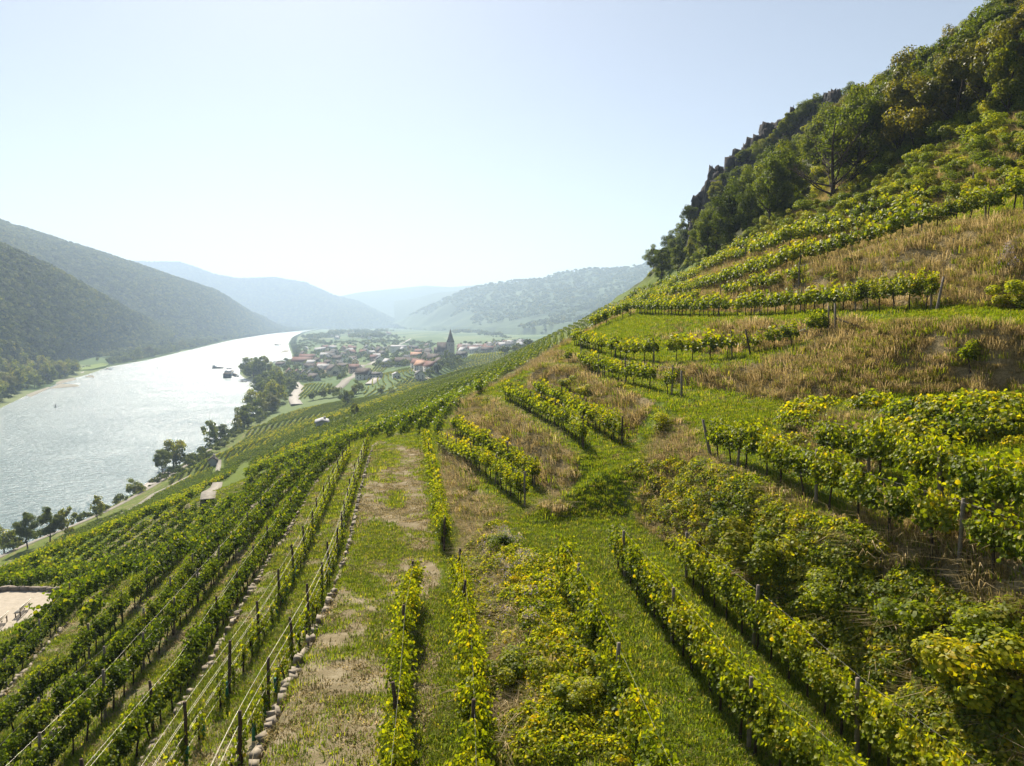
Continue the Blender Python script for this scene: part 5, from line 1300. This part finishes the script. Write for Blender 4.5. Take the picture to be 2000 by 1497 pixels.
# trees between the houses
gt = []
for _ in range(3500):
    if len(gt) >= 460: break
    u, v = r.uniform(556, 1035), r.uniform(668, 764)
    if v > 720 and u > 690: continue
    if u > 900 and (v > 694 or v < 672): continue
    if 575 < u < 660 and v > 748: continue
    if abs(u - (652 + (766 - v) * 1.3)) < 12 and v > 708: continue
    p = hit(u, v)
    if p is None or p[2] < 1.5 or p[1] < 560 or any(np.hypot(*(p[:2] - q)) < 7.5 for q in placed): continue
    if abs(u - 872) < 26 and v < 702: continue
    placed.append(p[:2]); gt.append(p)
gt = np.array(gt); scatter('garden_trees', gt - np.array([0, 0, .3]), rng.uniform(0, 6, len(gt)), rng.uniform(.6, 1.35, len(gt)), PL_, rng.integers(0, 4, len(gt)), label='garden trees and orchards between the village houses', cat='trees')
# scrub along both banks
sc_ = []
RBs = RB[(RB[:, 1] > 160)]
for P in RBs:
    for k in range(8 if P[1] > 330 else 3): 
        q = P + np.array([-.0, 0, 0]); sgn = 1
        sc_.append((P[0] + rng.uniform(1.5, 20 if P[1] > 330 else 7.5), P[1] + rng.uniform(-6, 6)))
sc_ = np.array(sc_); z_ = gz(sc_[:, 0], sc_[:, 1]); m_ = z_ > .3; sc_ = sc_[m_]; z_ = z_[m_]
scatter('bank_scrub', np.column_stack([sc_, z_ - .3]), rng.uniform(0, 6, len(sc_)), rng.uniform(.16, .6, len(sc_)) ** 1.0, PL_, rng.integers(0, 4, len(sc_)), label='low scrub lining the right riverbank', cat='scrub')
LBs = LB[(LB[:, 1] > 350) & (LB[:, 1] < 6000)]; sc_ = []
for a_, b_ in zip(LBs[:-1], LBs[1:]):
    for k in range(22 if a_[1] < 2500 else 12):
        t_ = rng.random(); q = a_ + (b_ - a_) * t_; T_ = (b_ - a_)[:2] / np.hypot(*(b_ - a_)[:2]); nrm = np.array([-T_[1], T_[0]]); o_ = rng.uniform(3.5, 120); sc_.append(q[:2] + nrm * o_)
sc_ = np.array(sc_); z_ = gz(sc_[:, 0], sc_[:, 1]); uu, vv, ww = proj(np.column_stack([sc_, z_])); m_ = (z_ > .5) & ~((uu > 148) & (uu < 218) & (vv > 700) & (ww < 1400)); sc_ = sc_[m_]; z_ = z_[m_]; ww = ww[m_]
scatter('shore_woods', np.column_stack([sc_, z_ - .5]), rng.uniform(0, 6, len(sc_)), rng.uniform(.7, 1.4, len(sc_)) * np.clip(ww / 1500, 1, 2), PL_, rng.integers(0, 4, len(sc_)), label='continuous woods between the far shore and the hills', cat='forest')

# ------------------------------------------------------------------ church
M_CHW = simple('church_plaster', (.34, .31, .26), .9, .15, .3, .1)
M_CHR = simple('church_roof_tiles', (.075, .06, .055), .85, .3, 1.2, .2)
cpnt = hit(880, 697); cw = proj(cpnt)[2]; U = cw / 1386
ch = empty('church', cpnt, R(8), 'fortified church with a tall pointed spire on the village edge', 'church')
def prism(w, l, z0, h, rh, c=(0, 0)):
    V = np.array([(-l/2,-w/2,z0),(l/2,-w/2,z0),(l/2,w/2,z0),(-l/2,w/2,z0),(-l/2,-w/2,h),(l/2,-w/2,h),(l/2,w/2,h),(-l/2,w/2,h),(-l/2,0,h+rh),(l/2,0,h+rh)]) + [c[0], c[1], 0]
    return V
def gable(name, w, l, z0, h, rh, c, parent):
    V = prism(w, l, z0, h, rh, c); wl = MBd().add(V, [np.array([[0,1,5,4],[2,3,7,6],[1,2,6,5],[3,0,4,7]]), np.array([[5,6,9],[7,4,8]])]).obj(name, M_CHW, parent)
    rf = MBd(); o = .5
    for s in (-1, 1):
        e = o * rh / (w / 2); Q = np.array([(-l/2-o, s*(w/2+o), h-e), (l/2+o, s*(w/2+o), h-e), (l/2+o, 0, h+rh), (-l/2-o, 0, h+rh)]) + [c[0], c[1], .06]
        rf.add(np.vstack([Q, Q + [0, 0, .35]]), np.array([[0,1,2,3],[7,6,5,4],[0,4,5,1],[1,5,6,2],[3,2,6,7],[0,3,7,4]]))
    rf.obj(name + '_roof', M_CHR, parent); return wl
gable('nave', 15 , 25 * U, -3, 11 * U, 17 * U, (-13 * U, 2), ch)
gable('choir', 9, 10 * U, -3, 8 * U, 10 * U, (-27 * U, 2), ch)
tw = 14.5 * U
t_ = MBd().box((0, -1, 14 * U - 2), (tw, tw, 31 * U + 2)).obj('tower', M_CHW, ch)
s0 = 29.5 * U - 1; sp = MBd(); V = [(-tw/2-.4,-tw/2-1.4,s0),(tw/2+.4,-tw/2-1.4,s0),(tw/2+.4,tw/2-.6,s0),(-tw/2-.4,tw/2-.6,s0)]
V += [(x * .62, (y + 1) * .62 - 1, s0 + 8 * U) for x, y, _ in V[:4]] + [(0, -1, s0 + 27 * U)]
sp.add(np.array(V), [np.array([[0,1,5,4],[1,2,6,5],[2,3,7,6],[3,0,4,7],[3,2,1,0]]), np.array([[4,5,8],[5,6,8],[6,7,8],[7,4,8]])]); so = sp.obj('spire', M_CHR, ch)
MBd().tube(np.array([(0, -1, s0 + 27 * U - .5), (0, -1, s0 + 27 * U + 2.5)]), .14, 5).obj('finial', M_RAIL, so)
for (x, z) in ((-tw * .18, 23 * U), (tw * .18, 23 * U), (0, 14 * U)): MBd().box((x, -1 - tw / 2 - .04, z), (1.0, .12, 2.4)).obj('window', M_GLASS, t_)
for k in range(4): MBd().box((-5 * U - k * 4.6 * U, 2 - 7.5 - .05, 5.5 * U), (1.3, .12, 5)).obj('window', M_GLASS, ch)
for k in range(4): MBd().box((-4 * U - k * 4.8 * U, 2 - 8.1, 3.5), (.8, 1.1, 12)).obj('buttress', M_CHW, ch)
M_FW = simple('rubble_wall', (.24, .21, .18), .95, .35, .4, .1)
fw = MBd(); P = np.array([cpnt + v_ for v_ in ((-30 * U, -17, 0), (14 * U, -15, 0), (20 * U, 6, 0))])
for a, b in zip(P[:-1], P[1:]):
    c = (a + b) / 2; L_ = np.hypot(*(b - a)[:2]); fw.box((c[0], c[1], c[2] + 1.2), (L_, 1.0, 8.5), math.atan2(b[1] - a[1], b[0] - a[0]))
setprops(fw.obj('churchyard_wall', M_FW), 'long rubble wall standing in front of the church', 'wall')

# ------------------------------------------------------------------ boats
M_HULL = simple('dark_hull_paint', (.035, .05, .07), .5, .2, .4, .4); M_WHT = simple('white_boat_paint', (.75, .75, .74), .4, .05, .3, .4); M_DECK = simple('boat_deck', (.36, .28, .22), .8, .2, .3, .2)
def hullmesh(L, W, H, bow=.22, name='hull', mat=None):
    n = 14; V = []; 
    for k in range(n + 1):
        t = k / n; y = -L / 2 + L * t; f = 1 if t < 1 - bow else math.cos((t - (1 - bow)) / bow * math.pi / 2) ** .7
        f = max(f, .03); st = .9 if k == 0 else 1
        for (x, z) in ((-.5, 1), (-.44, -.35), (.44, -.35), (.5, 1)): V.append((x * W * f * st, y, z * H + (.25 * H * max(0, t - .8) * 5 * (z > 0))))
    F = [(k * 4 + a, k * 4 + (a + 1) % 4, (k + 1) * 4 + (a + 1) % 4, (k + 1) * 4 + a) for k in range(n) for a in range(4)] + [(0, 3, 2, 1)]
    return MBd().add(np.array(V, float), np.array(F)).obj(name, mat or M_HULL)
def boat(name, label, cat, p, rz, L, W, H, cabins, rails=True, extra=None):
    root = empty(name, (p[0], p[1], 0), rz, label, cat, None); h = hullmesh(L, W, H); h.parent = root
    for i, (y, l, w, z, hh, mat, nm) in enumerate(cabins):
        c = MBd().box((0, y, z + hh / 2), (w, l, hh)).obj(nm, mat, root)
        if nm in ('cabin', 'wheelhouse'):
            wb = MBd()
            for s in (-1, 1):
                for q in np.arange(-l / 2 + 1, l / 2 - .5, 2.2): wb.box((s * (w / 2 + .02), y + q, z + hh * .6), (.06, 1.3, hh * .35))
            if wb.n: wb.obj('window', M_GLASS, c)
    if rails:
        rb = MBd()
        for s in (-1, 1):
            rb.tube(np.array([(s * W * .46, -L * .45, H + 1.1), (s * W * .46, L * .3, H + 1.1)]), .06, 4)
            for q in np.linspace(-L * .45, L * .3, 10): rb.tube(np.array([(s * W * .46, q, H - .1), (s * W * .46, q, H + 1.1)]), .05, 4)
        rb.obj('railing', M_WHT, root)
    return root
def wz(u, v): return Z(u, v, 0)
a, b = wz(441, 742), wz(452, 727); rz = math.atan2(b[1] - a[1], b[0] - a[0]) - math.pi / 2; c = (a + b) / 2
boat('river_ship', 'long moored river ship seen from its dark square stern', 'ship', c, rz, 95, 11, 5.2, [(-4, 78, 10, 5.2, .5, M_DECK, 'deck'), (6, 50, 8.6, 5.7, 2.2, M_WHT, 'cabin'), (22, 12, 7, 7.9, 2, M_WHT, 'wheelhouse')])
c = wz(459, 735); boat('landing_stage', 'dark floating landing stage beside the long moored ship', 'pontoon', c, rz + .3, 26, 5, 1.4, [(0, 10, 4, 1.4, 2.4, M_DECK, 'shelter')])
c = wz(426, 720); boat('work_boat', 'small work ship with its wheelhouse at the left end', 'boat', c, R(-96), 20, 5, 1.8, [(-6.5, 4, 4, 1.8, 3.6, M_WHT, 'wheelhouse'), (1, 7, 3.8, 1.8, 1.2, M_WHT, 'cabin')])
c = wz(475, 746); boat('skiff', 'slim dark boat lying by the inlet near the spit', 'boat', c, R(-75), 11, 2.4, .9, [(-1, 3, 1.6, .9, 1.1, M_WHT, 'cabin')], False)
c = wz(543, 675); boat('barge', 'dark barge far up the glittering river', 'barge', c, R(-85), 24, 7, 2.4, [(-7, 5, 5, 2.4, 2.6, M_DECK, 'wheelhouse'), (3, 12, 5, 2.4, 1, M_DECK, 'cargo')], False)
c = wz(557, 658.5); boat('motor_boat', 'tiny boat farthest up the river', 'boat', c, R(-60), 13, 4, 1.8, [(-2, 4, 3, 1.8, 2, M_DECK, 'wheelhouse')], False)
c = wz(210, 722); boat('rowing_boat', 'dark boat moored by the riverside meadow', 'boat', c, R(-70), 13, 3, 1.0, [(0, 4, 2, 1, 1, M_DECK, 'cabin')], False)
for (u, v, lab) in ((308, 720, 'dark channel buoy out in midstream'), (109, 796, 'small dark buoy near the left shore')):
    c = wz(u, v); root = empty('buoy', (c[0], c[1], 0), 0, lab, 'buoy'); MBd().tube(np.array([(0, 0, -.5), (0, 0, .5), (0, 0, .9)]), [1.1, 1.2, .5], 10).obj('float', M_HULL, root); MBd().tube(np.array([(0, 0, .8), (0, 0, 2.4), (0, 0, 3.2)]), [.5, .35, .1], 8).obj('marker', M_HULL, root)
# left bank hall and cars
p = hit(386, 668); house(np.array([p[0], p[1], 5.]), 1.35, 14, 60, 6, 1.5, 'white', 'light grey', 'long white hall on the left bank', None, windows=False)
M_CARP = [simple('car_paint_' + n_, c_, .3, .05, 1, .5) for n_, c_ in (('white', (.7, .7, .7)), ('dark', (.04, .05, .07)))]
def car(p, rz, m, label):
    root = empty('parked_car', p, rz, label, 'car', 'cars in the meadow'); P_ = [(-2.1, .35), (-2.1, .85), (-1.9, 1.0), (1.2, .95), (2.1, .8), (2.15, .35)]
    V = np.array([(x, s * .85, z) for s in (-1, 1) for x, z in P_]); n = 6; bd = MBd()
    me = bpy.data.meshes.new('body'); me.from_pydata([tuple(v) for v in V], [], [list(range(n)), list(range(2 * n - 1, n - 1, -1))] + [[i, n + i, n + (i + 1) % n, (i + 1) % n] for i in range(n)]); me.materials.append(m); link('body', me, root)
    bd.box((-.35, 0, 1.2), (2.5, 1.5, .55), taper=.78).obj('cabin', M_GLASS, root)
    for x in (-1.3, 1.35):
        for y in (-.8, .8): MBd().tube(np.array([(x, y - .1, .33), (x, y + .1, .33)]), .33, 10).obj('wheel', M_HULL, root)
for i, (u, v, m, lab) in enumerate(((164,717,0,'white parked car at the left end of the riverside meadow'),(170,716,1,'dark parked car in the middle of the meadow'),(175,716,1,'second dark parked car on the meadow'))):
    d_ = raydir(u, v); p = Z(u, v, 3.25); car(p, .3 + i * .5, M_CARP[m], lab)

# ------------------------------------------------------------------ stone walls
def stone_wall(P, h, label, seed, far=90, prof=.2, pale=1):
    r = np.random.default_rng(seed); P = P[(proj(P)[2] > 3) & (P[:, 1] > 6) & (proj(P)[2] < far)]; L = polylen(P); mb = MBd(); nc = max(4, int(h / .17))
    for c in range(nc + 1):
        s = r.uniform(0, .3)
        while s < L[-1] - .3:
            l = r.uniform(.12, .42); x = np.interp(s + l / 2, L, P[:, 0]); y = np.interp(s + l / 2, L, P[:, 1]); z = np.interp(s + l / 2, L, P[:, 2]); i = min(len(P) - 2, np.searchsorted(L, s)); T = P[i + 1] - P[i]; a = math.atan2(T[1], T[0])
            z_ = z - h - .15 + c * (h / nc) + r.normal(0, .015); wd = prof * r.uniform(.6, 1.25)
            off = .16 + r.normal(0, .03) + (.05 * (nc - c) / nc)
            dx, dy = -math.sin(a) * off, math.cos(a) * off
            if c == nc and r.random() < .6: s += l; continue
            n0 = mb.n; mb.box((x + dx, y + dy, z_), (l * .97, wd, h / nc * 1.02), a + r.normal(0, .22)); mb.V[-1] += r.normal(0, .034, mb.V[-1].shape); s += l
    return setprops(mb.obj('stone_wall', M_STONE), label, 'wall')
stone_wall(walls['A'][0], 1.15, 'pale dry stone wall along the left edge of the bare footpath', 1)
stone_wall(walls['2'][0], .85, 'low dry stone wall below the young vines', 2)
stone_wall(walls['3'][0], .95, 'dry stone wall between the dense green vine rows', 3)
stone_wall(walls['4'][0], 1.2, 'pale terrace wall just above the benches', 4)
for k, (a0, a1, lab) in enumerate((((1310,1010),(1420,1045),'rough stone outcrop below the long brown bank'),)):
    pass
# platform with benches
M_PLAT = simple('gravel_platform', (.40, .35, .28), .95, .15, 3, .1)
V = [(p[0], p[1], 53.5) for p in plat] + [(p[0], p[1], 51.0) for p in plat]; n = len(plat)
me = bpy.data.meshes.new('viewing_platform'); me.from_pydata([tuple(map(float, v)) for v in V], [], [list(range(n))[::-1]] + [[i, n + i, n + (i + 1) % n, (i + 1) % n] for i in range(n)]); me.materials.append(M_PLAT); me.update()
setprops(link('viewing_platform', me), 'pale gravel terrace with benches at the left picture edge', 'terrace')
rim = MBd(); r = np.random.default_rng(8)
for i, j in ((2, 3), (3, 4), (4, 5), (0, 1), (1, 2)):
    a, b = plat[i], plat[j]; L_ = np.hypot(*(b - a)[:2]); s = 0; an = math.atan2(b[1] - a[1], b[0] - a[0])
    if i in (0, 1, 2): continue
    while s < L_: l = r.uniform(.4, .9); c = a + (b - a) * min(1, (s + l / 2) / L_); rim.box((c[0], c[1], 53.55), (l, .55, .55), an + r.normal(0, .08)); rim.V[-1] += r.normal(0, .04, rim.V[-1].shape); s += l
setprops(rim.obj('platform_rim', simple('rim_stone', (.2, .17, .14), .95, .4, 2, .1)), 'low dark stone rim around the gravel terrace', 'wall')
M_BW = simple('bench_wood', (.55, .50, .42), .8, .15, 6, .2)
def bench(p, rz, label):
    root = empty('bench', p, rz, label, 'bench', 'benches of the gravel terrace'); L_ = 2.3; s = MBd(); b = MBd()
    for k in range(3): s.box((0, -.16 + k * .15, .45), (L_, .12, .045))
    for k in range(2): b.box((0, .3 + k * .03, .68 + k * .17), (L_, .035, .13))
    s.obj('seat', M_BW, root); b.obj('backrest', M_BW, root)
    for x in (-.95, .95):
        lg = MBd(); lg.box((x, -.15, .2), (.07, .07, .46)); lg.box((x, .24, .42), (.07, .07, .88)); lg.box((x, .04, .4), (.06, .45, .06)); lg.obj('leg', M_DWOOD, root)
b0 = Z(45, 1196, 53.5); b1 = Z(62, 1180, 53.5); an = math.atan2(b1[1] - b0[1], b1[0] - b0[0])
bench(Z(43, 1198, 53.5), an + math.pi, 'pale wooden bench in the upper part of the gravel terrace')
bench(Z(-2, 1224, 53.5), an + math.pi, 'pale wooden bench cut off by the left picture edge')
# hut and shed in the vineyard
p = hit(416, 908); house(p, .3, 3.2, 3.6, 2.2, 1.4, 'grey', 'dark brown', 'tiny stone hut beside the paved vineyard road', None, windows=False)
p = hit(630, 833); house(p, .25, 5, 9, 2.0, .8, 'grey', 'light grey', 'low shed with a pale roof in the vineyard slope', None, windows=False)
# single posts traced one by one: base pixel, top pixel
for (ub, vb_, ut, vt, lab, m_) in ((1829,609,1843,541,'grey end post leaning to the right on the level ledge',M_WOOD),(1389,898,1373,820,'grey end post leaning left above the large overgrown bank',M_WOOD),(1331,778,1331,724,'lone upright grey post on the grass path',M_WOOD),
        (1632,651,1631,593,'upright grey post at the right end of the white pipe',M_WOOD),(1925,430,1925,362,'slender pale post high on the right among yellow leaves',M_WOOD),(1791,440,1789,398,'slender grey post among the bushes under the wood',M_WOOD),
        (1466,695,1456,643,'dark leaning post in the sparse row',M_DWOOD),(1838,1002,1834,872,'thick grey post in front of the dense bushes at right',M_WOOD),(1620,917,1616,826,'grey post at the left end of the dense bushes',M_WOOD)):
    p = hit(ub, vb_); w = proj(p)[2]; tp = D(ut, vt, w); d_ = Vector(tp - p); L_ = d_.length
    mb = MBd().tube(np.array([(0, 0, -.3), (0, 0, L_ * .5), (0, 0, L_)]), [.075, .07, .062], 8); o = mb.obj('vineyard_post', m_, None, True); o.location = p; o.rotation_euler = d_.to_track_quat('Z', 'Y').to_euler(); setprops(o, lab, 'post')
M_PIPE = simple('pale_plastic_pipe', (.62, .60, .56), .5, .05, 2, .4)
for px, lab in (([(1424,684),(1480,678),(1532,666),(1616,640)], 'pale pipe running below the sparse vine row'), ([(1544,533),(1604,517)], 'short pale pipe at the left of the high row'), ([(1636,511),(1700,492),(1796,467)], 'long pale pipe along the high vine row'), ([(1648,468),(1776,438)], 'pale pipe along the topmost vine row')):
    P = hits(*px); P[:, 2] += .35; o = MBd().tube(P, .045, 6).obj('irrigation_pipe', M_PIPE, None, True); setprops(o, lab, 'pipe')
P = hits((1632,650),(1684,652)); P[0, 2] += .9; P[1, 2] += .35; setprops(MBd().tube(P, .05, 6).obj('broken_rail', M_DWOOD), 'broken wooden rail hanging from the upright post', 'rail')
# green sleeves round the young vines
for ri, r_ in enumerate(ROWS):
    if r_['kind'] != 'y': continue
    pts, ang = rowpts(r_['P'], 1.35, seed=90 + ri); u, v, w = proj(pts); k = (w > 9) & (w < 50) & (rng.random(len(w)) < .45)
    for i, p in enumerate(pts[k]):
        if i == 0: m_ = MBd().tube(np.array([(0, 0, -.05), (0, 0, .3), (0, 0, .62)]), .055, 7).mesh('vine_sleeve', M_TUBEG, True)
        o = link('vine_sleeve', m_, None, p); o.rotation_euler = (rng.normal(0, .05), rng.normal(0, .05), 0); setprops(o, '%s green plastic sleeve of %s' % (ordinal(i), r_['d']), 'plant sleeve', 'sleeves round the young vines')
